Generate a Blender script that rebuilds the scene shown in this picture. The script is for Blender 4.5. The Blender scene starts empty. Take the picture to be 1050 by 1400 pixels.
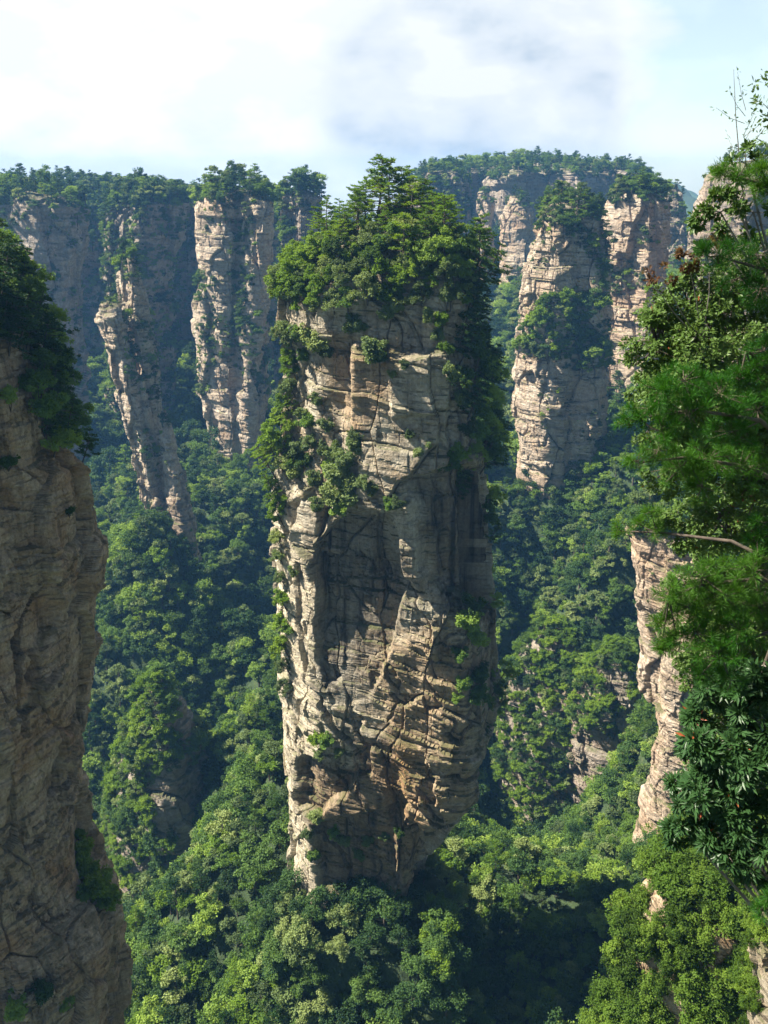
import bpy, math, random
import numpy as np
from mathutils import Vector
random.seed(7)
rng = np.random.default_rng(7)
sc = bpy.context.scene
COL = sc.collection
R = math.radians

# ------------------------------------------------------------------ camera, sky, sun, exposure
FPX, PITCH = 1212.0, R(20.8)
cam = bpy.data.cameras.new('camera'); camo = bpy.data.objects.new('camera', cam); COL.objects.link(camo)
cam.sensor_fit = 'VERTICAL'; cam.sensor_height = 24.0; cam.lens = 24.0 * FPX / 1400.0
camo.location = (0, 0, 0); camo.rotation_euler = (R(90) - PITCH, 0, 0)
cam.clip_start = 0.1; cam.clip_end = 40000
cam.dof.use_dof = True; cam.dof.focus_distance = 165.0; cam.dof.aperture_fstop = cam.lens / 5.5
sc.camera = camo
SUN_AZ, SUN_EL = R(-85), R(49)          # azimuth from the view direction (+Y), negative = to the left
sun_dir = Vector((math.sin(SUN_AZ) * math.cos(SUN_EL), math.cos(SUN_AZ) * math.cos(SUN_EL), math.sin(SUN_EL)))
sl = bpy.data.lights.new('sun', 'SUN'); sl.energy = 5.0; sl.angle = R(0.5); sl.color = (1.0, 0.92, 0.78)
so = bpy.data.objects.new('sun', sl); COL.objects.link(so)
so.rotation_euler = (-sun_dir).to_track_quat('-Z', 'Y').to_euler(); so.location = (-300, 60, 400)
sc.view_settings.view_transform = 'Standard'; sc.view_settings.look = 'None'
sc.view_settings.exposure = 1.55; sc.view_settings.gamma = 1.0
sc.cycles.use_denoising = True
sc.cycles.max_bounces = 6; sc.cycles.diffuse_bounces = 3; sc.cycles.transmission_bounces = 3
sc.cycles.volume_bounces = 1; sc.cycles.use_adaptive_sampling = True; sc.cycles.adaptive_threshold = 0.02

def ray(px, py):
    u, v = (px - 525) / FPX, (700 - py) / FPX
    return u, math.cos(PITCH) + v * math.sin(PITCH), v * math.cos(PITCH) - math.sin(PITCH)
def at(px, py, Y):                       # the point of the place seen at that picture position, Y metres ahead
    x, y, z = ray(px, py); t = Y / y
    return np.array((x * t, Y, z * t))
def project(P):                          # where points of the place land in the photograph
    x, y, z = P[..., 0], P[..., 1], P[..., 2]
    d = y * math.cos(PITCH) - z * math.sin(PITCH); h = y * math.sin(PITCH) + z * math.cos(PITCH)
    d = np.where(d < 0.1, 0.1, d)
    return 525 + FPX * x / d, 700 - FPX * h / d

world = bpy.data.worlds.new('World'); sc.world = world; world.use_nodes = True
def build_sky():
    nt = world.node_tree; N = nt.nodes; L = nt.links; N.clear()
    out = N.new('ShaderNodeOutputWorld'); bg = N.new('ShaderNodeBackground'); bg.inputs['Strength'].default_value = 0.05
    sky = N.new('ShaderNodeTexSky'); sky.sky_type = 'NISHITA'; sky.sun_disc = False
    sky.sun_elevation = SUN_EL; sky.sun_rotation = SUN_AZ; sky.altitude = 1000; sky.dust_density = 0.6; sky.air_density = 1.0; sky.ozone_density = 1.0
    tc = N.new('ShaderNodeTexCoord')
    def math_(op, a, b=None, c=None, clamp=False):
        n = N.new('ShaderNodeMath'); n.operation = op; n.use_clamp = clamp
        for i, q in enumerate((a, b, c)):
            if q is None: continue
            if isinstance(q, (int, float)): n.inputs[i].default_value = q
            else: L.new(q, n.inputs[i])
        return n.outputs[0]
    sep = N.new('ShaderNodeSeparateXYZ'); L.new(tc.outputs['Generated'], sep.inputs[0])
    den = math_('ADD', math_('MAXIMUM', sep.outputs[2], 0.0), 0.22)
    cmb = N.new('ShaderNodeCombineXYZ')
    L.new(math_('DIVIDE', sep.outputs[0], den), cmb.inputs[0]); L.new(math_('DIVIDE', sep.outputs[1], den), cmb.inputs[1])
    nz = N.new('ShaderNodeTexNoise'); nz.inputs['Scale'].default_value = 4.2; nz.inputs['Detail'].default_value = 11
    nz.inputs['Roughness'].default_value = 0.55; nz.inputs['Distortion'].default_value = 0.1; mpz = N.new('ShaderNodeMapping'); mpz.inputs['Scale'].default_value = (1, 1, 2.0); L.new(tc.outputs['Generated'], mpz.inputs[0]); L.new(mpz.outputs[0], nz.inputs['Vector'])
    nw = N.new('ShaderNodeTexNoise'); nw.inputs['Scale'].default_value = 5.0; nw.inputs['Detail'].default_value = 5; L.new(tc.outputs['Generated'], nw.inputs['Vector'])
    wob = math_('MULTIPLY', math_('SUBTRACT', nw.outputs['Fac'], 0.5), 0.02)
    def blob(px, py, r0, r1):            # 1 inside the angle r0 (degrees) of that direction, 0 beyond r1
        d = Vector(ray(px, py)).normalized()
        n = N.new('ShaderNodeVectorMath'); n.operation = 'DOT_PRODUCT'; L.new(tc.outputs['Generated'], n.inputs[0]); n.inputs[1].default_value = d
        m = N.new('ShaderNodeMapRange'); m.interpolation_type = 'SMOOTHSTEP'
        L.new(math_('ADD', n.outputs['Value'], wob), m.inputs['Value'])
        m.inputs['From Min'].default_value = math.cos(R(r1)); m.inputs['From Max'].default_value = math.cos(R(r0))
        return math_('POWER', m.outputs[0], 1.9)
    cover = math_('ADD', math_('MULTIPLY', nz.outputs['Fac'], 5.6), -2.8)
    for (px, py, r0, r1, k) in [(300, 150, 14, 34, 2.6), (890, 120, 1, 13, -1.1), (900, 215, 0, 8, -0.6), (950, -10, 1, 13, -1.0), (680, 130, 2, 10, 0.55), (1050, 170, 0, 6, 1.0), (660, 120, 2, 20, 1.7), (640, 200, 2, 18, 0.9), (790, 215, 1, 4, 0.5),
                                 (205, 45, 0.5, 5.5, -0.9), (60, 10, 1, 4, 0.3)]:
        cover = math_('ADD', cover, math_('MULTIPLY', blob(px, py, r0, r1), k))
    back = N.new('ShaderNodeMapRange'); L.new(sep.outputs[1], back.inputs['Value'])
    back.inputs['From Min'].default_value = -0.2; back.inputs['From Max'].default_value = 0.75
    back.inputs['To Min'].default_value = -0.9; back.inputs['To Max'].default_value = 0.0
    cover = math_('ADD', cover, back.outputs[0])  # fewer clouds behind the camera, keeping ambient light low
    cm = N.new('ShaderNodeMapRange'); cm.interpolation_type = 'SMOOTHSTEP'; L.new(cover, cm.inputs['Value'])
    cm.inputs['From Min'].default_value = -0.5; cm.inputs['From Max'].default_value = 1.5
    veil = N.new('ShaderNodeMapRange'); L.new(sep.outputs[1], veil.inputs['Value']); veil.inputs['From Min'].default_value = 0.1; veil.inputs['From Max'].default_value = 0.8
    veil.inputs['To Max'].default_value = 0.42
    cmv = math_('MAXIMUM', cm.outputs[0], veil.outputs[0])                      # a thin high veil over the blue openings
    nz2 = N.new('ShaderNodeTexNoise'); nz2.inputs['Scale'].default_value = 9.0; nz2.inputs['Detail'].default_value = 9; nz2.inputs['Distortion'].default_value = 0.15; L.new(mpz.outputs[0], nz2.inputs['Vector'])
    gb = math_('ADD', blob(600, 140, 0, 9.5), math_('ADD', blob(700, 108, 0, 10), blob(775, 150, 0, 7)), clamp=True)
    gm = N.new('ShaderNodeMapRange'); L.new(nz2.outputs['Fac'], gm.inputs['Value']); gm.inputs['From Min'].default_value = 0.36; gm.inputs['From Max'].default_value = 0.62; gm.inputs['To Min'].default_value = 0.95; gm.inputs['To Max'].default_value = 0.05
    grey = math_('MULTIPLY', gb, gm.outputs[0])
    ccol = N.new('ShaderNodeMixRGB'); ccol.inputs[2].default_value = (4.0, 4.8, 5.7, 1); L.new(grey, ccol.inputs[0])
    wh = N.new('ShaderNodeMixRGB'); wm = N.new('ShaderNodeMapRange'); L.new(nz2.outputs['Fac'], wm.inputs['Value']); wm.inputs['From Min'].default_value = 0.36; wm.inputs['From Max'].default_value = 0.56
    L.new(wm.outputs[0], wh.inputs[0]); wh.inputs[1].default_value = (8.4, 8.5, 8.6, 1); wh.inputs[2].default_value = (6.8, 7.1, 7.3, 1); L.new(wh.outputs[0], ccol.inputs[1])
    tint = N.new('ShaderNodeMixRGB'); tint.blend_type = 'MULTIPLY'; tint.inputs[0].default_value = 1; L.new(sky.outputs[0], tint.inputs[1]); 
    tf = N.new('ShaderNodeMapRange'); L.new(sep.outputs[1], tf.inputs['Value']); tf.inputs['From Min'].default_value = 0.3; tf.inputs['From Max'].default_value = 0.9; tcol = N.new('ShaderNodeMixRGB'); L.new(tf.outputs[0], tcol.inputs[0])
    tcol.inputs[1].default_value = (0.62, 0.62, 0.60, 1); tcol.inputs[2].default_value = (1.2, 1.3, 1.2, 1); L.new(tcol.outputs[0], tint.inputs[2])  # unseen sky behind and overhead dimmed so the shadows go deeper
    mix = N.new('ShaderNodeMixRGB'); L.new(cmv, mix.inputs[0]); L.new(tint.outputs[0], mix.inputs[1]); L.new(ccol.outputs[0], mix.inputs[2])
    L.new(mix.outputs[0], bg.inputs['Color']); L.new(bg.outputs[0], out.inputs['Surface'])
build_sky()

# ------------------------------------------------------------------ helpers: tags, noise, meshes
def tag(o, label=None, cat=None, group=None, kind=None):
    if label: o['label'] = label
    if cat: o['category'] = cat
    if group: o['group'] = group
    if kind: o['kind'] = kind
    return o
def empty(name, loc, rz=0.0):
    o = bpy.data.objects.new(name, None); COL.objects.link(o); o.location = loc; o.rotation_euler = (0, 0, rz); o.empty_display_size = 0.5
    return o
def h3(ix, iy, iz, seed):
    n = (ix.astype(np.int64) * 374761393 + iy.astype(np.int64) * 668265263 + iz.astype(np.int64) * 2147483647 + seed * 1274126177) & 0xFFFFFFFF
    n = ((n ^ (n >> 13)) * 1274126177) & 0xFFFFFFFF
    n = ((n ^ (n >> 16)) * 2246822519) & 0xFFFFFFFF
    return ((n ^ (n >> 15)) & 0xFFFFFF) / 16777216.0
def vnoise(p, seed=0):
    f = np.floor(p); t = p - f; t = t * t * t * (t * (t * 6 - 15) + 10); i = f.astype(np.int64); r = 0
    for dx in (0, 1):
        for dy in (0, 1):
            for dz in (0, 1):
                w = (t[..., 0] if dx else 1 - t[..., 0]) * (t[..., 1] if dy else 1 - t[..., 1]) * (t[..., 2] if dz else 1 - t[..., 2])
                r = r + w * h3(i[..., 0] + dx, i[..., 1] + dy, i[..., 2] + dz, seed)
    return r * 2 - 1
def fbm(p, oct=4, seed=0, gain=0.5):
    a, s, r = 1.0, 0.0, 0
    for k in range(oct):
        r = r + a * vnoise(p * (2.03 ** k) + 17.3 * k, seed + k); s += a; a *= gain
    return r / s
def worley(p, seed=0):
    f = np.floor(p).astype(np.int64); F1 = np.full(p.shape[:-1], 9.0); F2 = F1.copy(); c = np.zeros_like(F1)
    for dx in (-1, 0, 1):
        for dy in (-1, 0, 1):
            for dz in (-1, 0, 1):
                i, j, k = f[..., 0] + dx, f[..., 1] + dy, f[..., 2] + dz
                d = np.sqrt((i + h3(i, j, k, seed) - p[..., 0]) ** 2 + (j + h3(i, j, k, seed + 1) - p[..., 1]) ** 2 + (k + h3(i, j, k, seed + 2) - p[..., 2]) ** 2)
                near = d < F1
                F2 = np.where(near, F1, np.minimum(F2, d)); c = np.where(near, h3(i, j, k, seed + 3), c); F1 = np.where(near, d, F1)
    return F1, F2, c
def sstep(a, b, x):
    t = np.clip((x - a) / (b - a), 0, 1); return t * t * (3 - 2 * t)
def make_mesh(name, V, F, mats=(), mi=None, fattr=None, pattr=None, smooth=False):
    me = bpy.data.meshes.new(name); V = np.ascontiguousarray(V, dtype=np.float32); F = np.ascontiguousarray(F, dtype=np.int32)
    n, k = F.shape
    me.vertices.add(len(V)); me.vertices.foreach_set('co', V.ravel())
    me.loops.add(n * k); me.loops.foreach_set('vertex_index', F.ravel())
    me.polygons.add(n); me.polygons.foreach_set('loop_start', np.arange(0, n * k, k, dtype=np.int32))
    for m in mats: me.materials.append(m)
    if mi is not None: me.polygons.foreach_set('material_index', np.asarray(mi, dtype=np.int32))
    me.polygons.foreach_set('use_smooth', np.full(n, smooth))
    for nm, arr in (fattr or {}).items():
        a = me.attributes.new(nm, 'FLOAT', 'FACE'); a.data.foreach_set('value', np.asarray(arr, dtype=np.float32))
    for nm, arr in (pattr or {}).items():
        a = me.attributes.new(nm, 'FLOAT', 'POINT'); a.data.foreach_set('value', np.asarray(arr, dtype=np.float32))
    me.update(calc_edges=True)
    return me
def link(name, me, parent=None, loc=(0, 0, 0)):
    o = bpy.data.objects.new(name, me); COL.objects.link(o); o.location = loc
    if parent is not None: o.parent = parent
    return o
class MB:                                # collects quads, with a per-face random value
    def __init__(s): s.v, s.f, s.r, s.m, s.n = [], [], [], [], 0
    def add(s, V, F, r=None, m=0):
        V = np.asarray(V, float).reshape(-1, 3); F = np.asarray(F, int)
        s.v.append(V); s.f.append(F + s.n); s.n += len(V)
        s.r.append(np.zeros(len(F)) if r is None else np.broadcast_to(np.asarray(r, float), (len(F),))); s.m.append(np.full(len(F), m))
    def mesh(s, name, mats, smooth=False):
        return make_mesh(name, np.concatenate(s.v), np.concatenate(s.f), mats, np.concatenate(s.m), {'rnd': np.concatenate(s.r)}, smooth=smooth)
    def tube(s, pts, rad, k=6, m=0):
        pts = np.asarray(pts, float); rad = np.broadcast_to(np.asarray(rad, float), (len(pts),))
        T = np.gradient(pts, axis=0); T /= np.linalg.norm(T, axis=1, keepdims=True) + 1e-9
        ref = np.array((0, 0, 1.0)) if abs(T[:, 2]).mean() < 0.8 else np.array((1.0, 0, 0))
        A = np.cross(T, ref); A /= np.linalg.norm(A, axis=1, keepdims=True) + 1e-9; B = np.cross(T, A)
        an = np.arange(k) * 2 * math.pi / k
        V = pts[:, None] + rad[:, None, None] * (np.cos(an)[None, :, None] * A[:, None] + np.sin(an)[None, :, None] * B[:, None])
        i, j = np.meshgrid(np.arange(len(pts) - 1), np.arange(k), indexing='ij'); j2 = (j + 1) % k
        F = np.stack([i * k + j, i * k + j2, (i + 1) * k + j2, (i + 1) * k + j], -1).reshape(-1, 4)
        s.add(V, F, 0.5, m)
    def leaves(s, c, axis, nrm, Ln, Wd, fold=0.15, r=None, m=0):   # pointed leaves folded along the midrib
        c = np.asarray(c, float); n = len(c)
        axis = axis / (np.linalg.norm(axis, axis=1, keepdims=True) + 1e-9)
        side = np.cross(nrm, axis); side /= np.linalg.norm(side, axis=1, keepdims=True) + 1e-9
        up = np.cross(axis, side)
        Ln = np.broadcast_to(np.asarray(Ln, float), (n,))[:, None]; Wd = np.broadcast_to(np.asarray(Wd, float), (n,))[:, None]
        mid = c + axis * Ln * 0.5 + up * Wd * fold
        V = np.stack([c, mid + side * Wd * 0.5, c + axis * Ln, mid - side * Wd * 0.5], 1)
        F = np.arange(n * 4).reshape(n, 4)
        s.add(V.reshape(-1, 3), F, np.asarray(rng.random(n)) if r is None else r, m)
def rdir(n, g=rng):
    d = g.normal(size=(n, 3)); return d / np.linalg.norm(d, axis=1, keepdims=True)

# ------------------------------------------------------------------ materials
def new_mat(name):
    m = bpy.data.materials.new(name); m.use_nodes = True; nt = m.node_tree; nt.nodes.clear()
    out = nt.nodes.new('ShaderNodeOutputMaterial'); return m, nt, nt.nodes, nt.links, out
def ramp(N, L, fac, stops):
    r = N.new('ShaderNodeValToRGB'); e = r.color_ramp.elements
    while len(e) < len(stops): e.new(0.5)
    for el, (p, c) in zip(e, stops): el.position = p; el.color = (*c, 1)
    L.new(fac, r.inputs[0]); return r.outputs[0]
def leaf_mat(name, dark, mid, light, trans=0.35, rough=0.55, odd=None, spec=0.16):
    m, nt, N, L, out = new_mat(name)
    at_ = N.new('ShaderNodeAttribute'); at_.attribute_name = 'rnd'
    oi = N.new('ShaderNodeObjectInfo')
    a = N.new('ShaderNodeMath'); a.operation = 'MULTIPLY_ADD'; L.new(oi.outputs['Random'], a.inputs[0]); a.inputs[1].default_value = 0.74; 
    b = N.new('ShaderNodeMath'); b.operation = 'MULTIPLY'; L.new(at_.outputs['Fac'], b.inputs[0]); b.inputs[1].default_value = 0.26
    L.new(b.outputs[0], a.inputs[2])
    col = ramp(N, L, a.outputs[0], [(0.14, dark), (0.5, mid), (0.86, light)])
    if odd:
        g = N.new('ShaderNodeMath'); g.operation = 'GREATER_THAN'; L.new(at_.outputs['Fac'], g.inputs[0]); g.inputs[1].default_value = odd[0]
        mx = N.new('ShaderNodeMixRGB'); L.new(g.outputs[0], mx.inputs[0]); L.new(col, mx.inputs[1]); mx.inputs[2].default_value = (*odd[1], 1); col = mx.outputs[0]
    p = N.new('ShaderNodeBsdfPrincipled'); L.new(col, p.inputs['Base Color']); p.inputs['Roughness'].default_value = rough
    p.inputs['Specular IOR Level'].default_value = spec
    t = N.new('ShaderNodeBsdfTranslucent'); tm = N.new('ShaderNodeMixRGB'); tm.blend_type = 'MULTIPLY'; tm.inputs[0].default_value = 1
    L.new(col, tm.inputs[1]); tm.inputs[2].default_value = (1.25, 1.2, 0.55, 1); L.new(tm.outputs[0], t.inputs[0])
    mx = N.new('ShaderNodeMixShader'); mx.inputs[0].default_value = trans; L.new(p.outputs[0], mx.inputs[1]); L.new(t.outputs[0], mx.inputs[2])
    L.new(mx.outputs[0], out.inputs[0]); return m
def bark_mat(name, a, b, scale=3.0):
    m, nt, N, L, out = new_mat(name)
    tc = N.new('ShaderNodeTexCoord'); mp = N.new('ShaderNodeMapping'); mp.inputs['Scale'].default_value = (scale, scale, scale * 0.3); L.new(tc.outputs['Object'], mp.inputs[0])
    n = N.new('ShaderNodeTexNoise'); n.inputs['Scale'].default_value = 2.5; n.inputs['Detail'].default_value = 6; L.new(mp.outputs[0], n.inputs['Vector'])
    col = ramp(N, L, n.outputs['Fac'], [(0.3, a), (0.7, b)])
    p = N.new('ShaderNodeBsdfPrincipled'); L.new(col, p.inputs['Base Color']); p.inputs['Roughness'].default_value = 0.9
    bp = N.new('ShaderNodeBump'); bp.inputs['Strength'].default_value = 0.6; bp.inputs['Distance'].default_value = 0.05; L.new(n.outputs['Fac'], bp.inputs['Height']); L.new(bp.outputs[0], p.inputs['Normal'])
    L.new(p.outputs[0], out.inputs[0]); return m
def rock_mat(name, pale, tan, rust, stain_shade, s=1.0, rust_amt=0.5, stain_amt=0.5, moss=0.6, tilt=(0.0, 0.0), attr=False):
    m, nt, N, L, out = new_mat(name)
    ge = N.new('ShaderNodeNewGeometry')
    def mapped(sx, sy, sz):
        mp = N.new('ShaderNodeMapping'); mp.inputs['Scale'].default_value = (sx / s, sy / s, sz / s); mp.inputs['Rotation'].default_value = (tilt[0], tilt[1], 0); L.new(ge.outputs['Position'], mp.inputs[0]); return mp.outputs[0]
    def noise(vec, scale, detail=6, rough=0.6, dist=0.0):
        n = N.new('ShaderNodeTexNoise'); n.inputs['Scale'].default_value = scale; n.inputs['Detail'].default_value = detail; n.inputs['Roughness'].default_value = rough; n.inputs['Distortion'].default_value = dist
        L.new(vec, n.inputs['Vector']); return n.outputs['Fac']
    def mix(f, a, b, mode='MIX'):
        x = N.new('ShaderNodeMixRGB'); x.blend_type = mode
        if isinstance(f, (int, float)): x.inputs[0].default_value = f
        else: L.new(f, x.inputs[0])
        for i, q in ((1, a), (2, b)):
            if isinstance(q, tuple): x.inputs[i].default_value = (*q, 1)
            else: L.new(q, x.inputs[i])
        return x.outputs[0]
    def rng_(f, a, b, lo=0.0, hi=1.0):
        x = N.new('ShaderNodeMapRange'); x.inputs['From Min'].default_value = a; x.inputs['From Max'].default_value = b; x.inputs['To Min'].default_value = lo; x.inputs['To Max'].default_value = hi; L.new(f, x.inputs['Value']); return x.outputs[0]
    iso = mapped(1, 1, 1); lay = mapped(0.06, 0.06, 1.0); ver = mapped(0.55, 0.55, 0.035)
    big = noise(iso, 0.07, 5, 0.6, 0.4); layers = noise(lay, 0.75, 9, 0.68, 0.1); streak = noise(ver, 0.85, 7, 0.65, 0.2); fine = noise(iso, 1.7, 10, 0.7)
    patch = noise(iso, 0.22, 7, 0.65, 0.6)
    c = mix(rng_(patch, 0.38, 0.62), pale, tan)
    c = mix(rng_(layers, 0.5, 0.68, 0, 0.6), c, tan)
    rf = rng_(big, 0.5, 0.68, 0, rust_amt)
    if attr:
        av = N.new('ShaderNodeAttribute'); av.attribute_name = 'iron'
        ad = N.new('ShaderNodeMath'); ad.operation = 'ADD'; ad.use_clamp = True; L.new(rf, ad.inputs[0]); L.new(av.outputs['Fac'], ad.inputs[1]); rf = ad.outputs[0]
    c = mix(rf, c, rust)
    if attr:
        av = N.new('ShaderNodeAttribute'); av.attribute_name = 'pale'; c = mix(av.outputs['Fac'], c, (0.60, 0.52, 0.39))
    sf = rng_(streak, 0.5, 0.72, 0, stain_amt)
    if attr:
        av = N.new('ShaderNodeAttribute'); av.attribute_name = 'stain_shade'
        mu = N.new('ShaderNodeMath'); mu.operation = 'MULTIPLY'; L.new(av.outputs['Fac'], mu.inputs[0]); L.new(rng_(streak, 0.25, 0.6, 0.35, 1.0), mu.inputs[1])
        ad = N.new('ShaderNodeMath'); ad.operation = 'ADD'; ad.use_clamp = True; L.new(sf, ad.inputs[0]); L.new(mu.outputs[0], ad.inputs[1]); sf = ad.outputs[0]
    c = mix(sf, c, stain_shade)
    crack = noise(mapped(0.25, 0.25, 1.6), 0.8, 10, 0.75, 0.5)
    c = mix(rng_(crack, 0.31, 0.39, 0.6, 0.0), c, stain_shade)
    c = mix(rng_(fine, 0.3, 0.7, 0.0, 1.0), mix(1.0, c, (0.58, 0.57, 0.56), 'MULTIPLY'), mix(1.0, c, (1.22, 1.22, 1.22), 'MULTIPLY'))
    if moss > 0:                         # lichen and grass root on the ledges
        sp = N.new('ShaderNodeSeparateXYZ'); L.new(ge.outputs['Normal'], sp.inputs[0])
        f1 = rng_(sp.outputs[2], 0.35, 0.75, 0, moss)
        mu = N.new('ShaderNodeMath'); mu.operation = 'MULTIPLY'; L.new(f1, mu.inputs[0]); L.new(rng_(patch, 0.35, 0.55), mu.inputs[1])
        c = mix(mu.outputs[0], c, (0.055, 0.075, 0.022))
    p = N.new('ShaderNodeBsdfPrincipled'); L.new(c, p.inputs['Base Color']); p.inputs['Roughness'].default_value = 0.92; p.inputs['Specular IOR Level'].default_value = 0.15
    h = N.new('ShaderNodeMath'); h.operation = 'ADD'; L.new(fine, h.inputs[0])
    h2 = N.new('ShaderNodeMath'); h2.operation = 'MULTIPLY_ADD'; L.new(layers, h2.inputs[0]); h2.inputs[1].default_value = 1.1; L.new(rng_(crack, 0.34, 0.44), h2.inputs[2]); L.new(h2.outputs[0], h.inputs[1])
    bp = N.new('ShaderNodeBump'); bp.inputs['Strength'].default_value = 1.0; bp.inputs['Distance'].default_value = 0.4 * s; L.new(h.outputs[0], bp.inputs['Height']); L.new(bp.outputs[0], p.inputs['Normal'])
    L.new(p.outputs[0], out.inputs[0]); return m
M = {}
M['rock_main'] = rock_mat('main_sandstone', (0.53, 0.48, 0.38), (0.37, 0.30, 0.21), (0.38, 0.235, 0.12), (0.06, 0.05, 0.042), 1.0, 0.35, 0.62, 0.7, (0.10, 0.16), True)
M['rock_near'] = rock_mat('brown_sandstone', (0.54, 0.42, 0.29), (0.37, 0.26, 0.16), (0.40, 0.21, 0.085), (0.055, 0.04, 0.03), 0.65, 0.65, 0.8, 0.5, (0.12, -0.2))
M['rock_far'] = rock_mat('pale_sandstone', (0.56, 0.47, 0.37), (0.44, 0.33, 0.235), (0.42, 0.24, 0.13), (0.17, 0.14, 0.12), 2.0, 0.4, 0.4, 0.8)
M['rock_wall'] = rock_mat('grey_sandstone', (0.44, 0.38, 0.32), (0.33, 0.26, 0.20), (0.34, 0.21, 0.13), (0.15, 0.13, 0.115), 2.4, 0.35, 0.4, 0.8)
M['bark'] = bark_mat('bark', (0.045, 0.035, 0.027), (0.13, 0.10, 0.075))
M['twig'] = bark_mat('grey_twig', (0.10, 0.085, 0.07), (0.26, 0.23, 0.19), 8.0)
M['leaf'] = leaf_mat('broad_leaf', (0.048, 0.091, 0.019), (0.127, 0.224, 0.041), (0.276, 0.386, 0.063), 0.38)
M['leaf_bank'] = leaf_mat('bank_leaf', (0.035, 0.070, 0.008), (0.085, 0.159, 0.018), (0.148, 0.233, 0.029), 0.4)
M['leaf_grey'] = leaf_mat('grey_green_leaf', (0.063, 0.100, 0.037), (0.144, 0.205, 0.070), (0.267, 0.331, 0.112), 0.33)
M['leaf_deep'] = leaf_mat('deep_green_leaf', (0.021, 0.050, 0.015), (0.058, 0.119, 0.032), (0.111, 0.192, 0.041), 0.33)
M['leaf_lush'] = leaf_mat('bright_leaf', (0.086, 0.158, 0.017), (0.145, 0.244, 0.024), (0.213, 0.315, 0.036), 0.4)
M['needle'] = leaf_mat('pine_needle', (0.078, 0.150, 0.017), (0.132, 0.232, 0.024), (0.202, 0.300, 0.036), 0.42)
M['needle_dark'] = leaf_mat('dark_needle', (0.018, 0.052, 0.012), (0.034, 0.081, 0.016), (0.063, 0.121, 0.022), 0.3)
M['needle_near'] = leaf_mat('near_needle', (0.018, 0.075, 0.010), (0.035, 0.13, 0.014), (0.07, 0.17, 0.022), 0.35, 0.45, (0.965, (0.22, 0.10, 0.03)))
M['leaf_near'] = leaf_mat('leathery_leaf', (0.026, 0.059, 0.017), (0.051, 0.105, 0.024), (0.094, 0.161, 0.035), 0.25, 0.38, (0.985, (0.25, 0.07, 0.03)))
M['leaf_red'] = leaf_mat('autumn_leaf', (0.09, 0.025, 0.02), (0.10, 0.07, 0.025), (0.06, 0.10, 0.025), 0.3, 0.45)
M['leaf_whorl'] = leaf_mat('glossy_leaf', (0.024, 0.063, 0.022), (0.042, 0.098, 0.030), (0.075, 0.147, 0.041), 0.22, 0.35, (0.975, (0.33, 0.085, 0.035)))

def ground_mat():
    m, nt, N, L, out = new_mat('undergrowth')
    ge = N.new('ShaderNodeNewGeometry'); n = N.new('ShaderNodeTexNoise'); n.inputs['Scale'].default_value = 0.35; n.inputs['Detail'].default_value = 9; n.inputs['Roughness'].default_value = 0.7; L.new(ge.outputs['Position'], n.inputs['Vector'])
    col = ramp(N, L, n.outputs['Fac'], [(0.3, (0.018, 0.035, 0.012)), (0.55, (0.04, 0.07, 0.022)), (0.75, (0.075, 0.09, 0.035))])
    p = N.new('ShaderNodeBsdfPrincipled'); L.new(col, p.inputs['Base Color']); p.inputs['Roughness'].default_value = 0.95
    bp = N.new('ShaderNodeBump'); bp.inputs['Distance'].default_value = 1.5; L.new(n.outputs['Fac'], bp.inputs['Height']); L.new(bp.outputs[0], p.inputs['Normal'])
    L.new(p.outputs[0], out.inputs[0]); return m
M['ground'] = ground_mat()

# ------------------------------------------------------------------ rock columns
def bricks(q, w, ww, hh, seed):          # jointed sandstone: beds cut by upright joints into blocks
    z1 = q[..., 2] / hh + 0.35 * w[..., 0] + 0.3 * vnoise(q / (4 * hh), seed + 6); k = np.floor(z1); fz = z1 - k; zero = np.zeros_like(k)
    a = 0.5 + 2.6 * h3(k, zero, zero, seed); ca, sa = np.cos(a), np.sin(a); wk = ww * (0.7 + 0.8 * h3(k, zero, zero, seed + 2))
    u = (q[..., 0] * ca + q[..., 1] * sa) / wk + 0.9 * vnoise(q / (1.7 * ww) + 7, seed + 8) + 0.25 * w[..., 1] + 9 * h3(k, zero, zero, seed + 3); v = (q[..., 1] * ca - q[..., 0] * sa) / wk + 0.25 * w[..., 2]
    i, j = np.floor(u), np.floor(v); fu, fv = u - i, v - j
    edge = np.minimum(np.minimum(np.minimum(fu, 1 - fu), np.minimum(fv, 1 - fv)) * wk, np.minimum(fz, 1 - fz) * hh)
    return h3(i, j, k, seed + 4), edge
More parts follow.
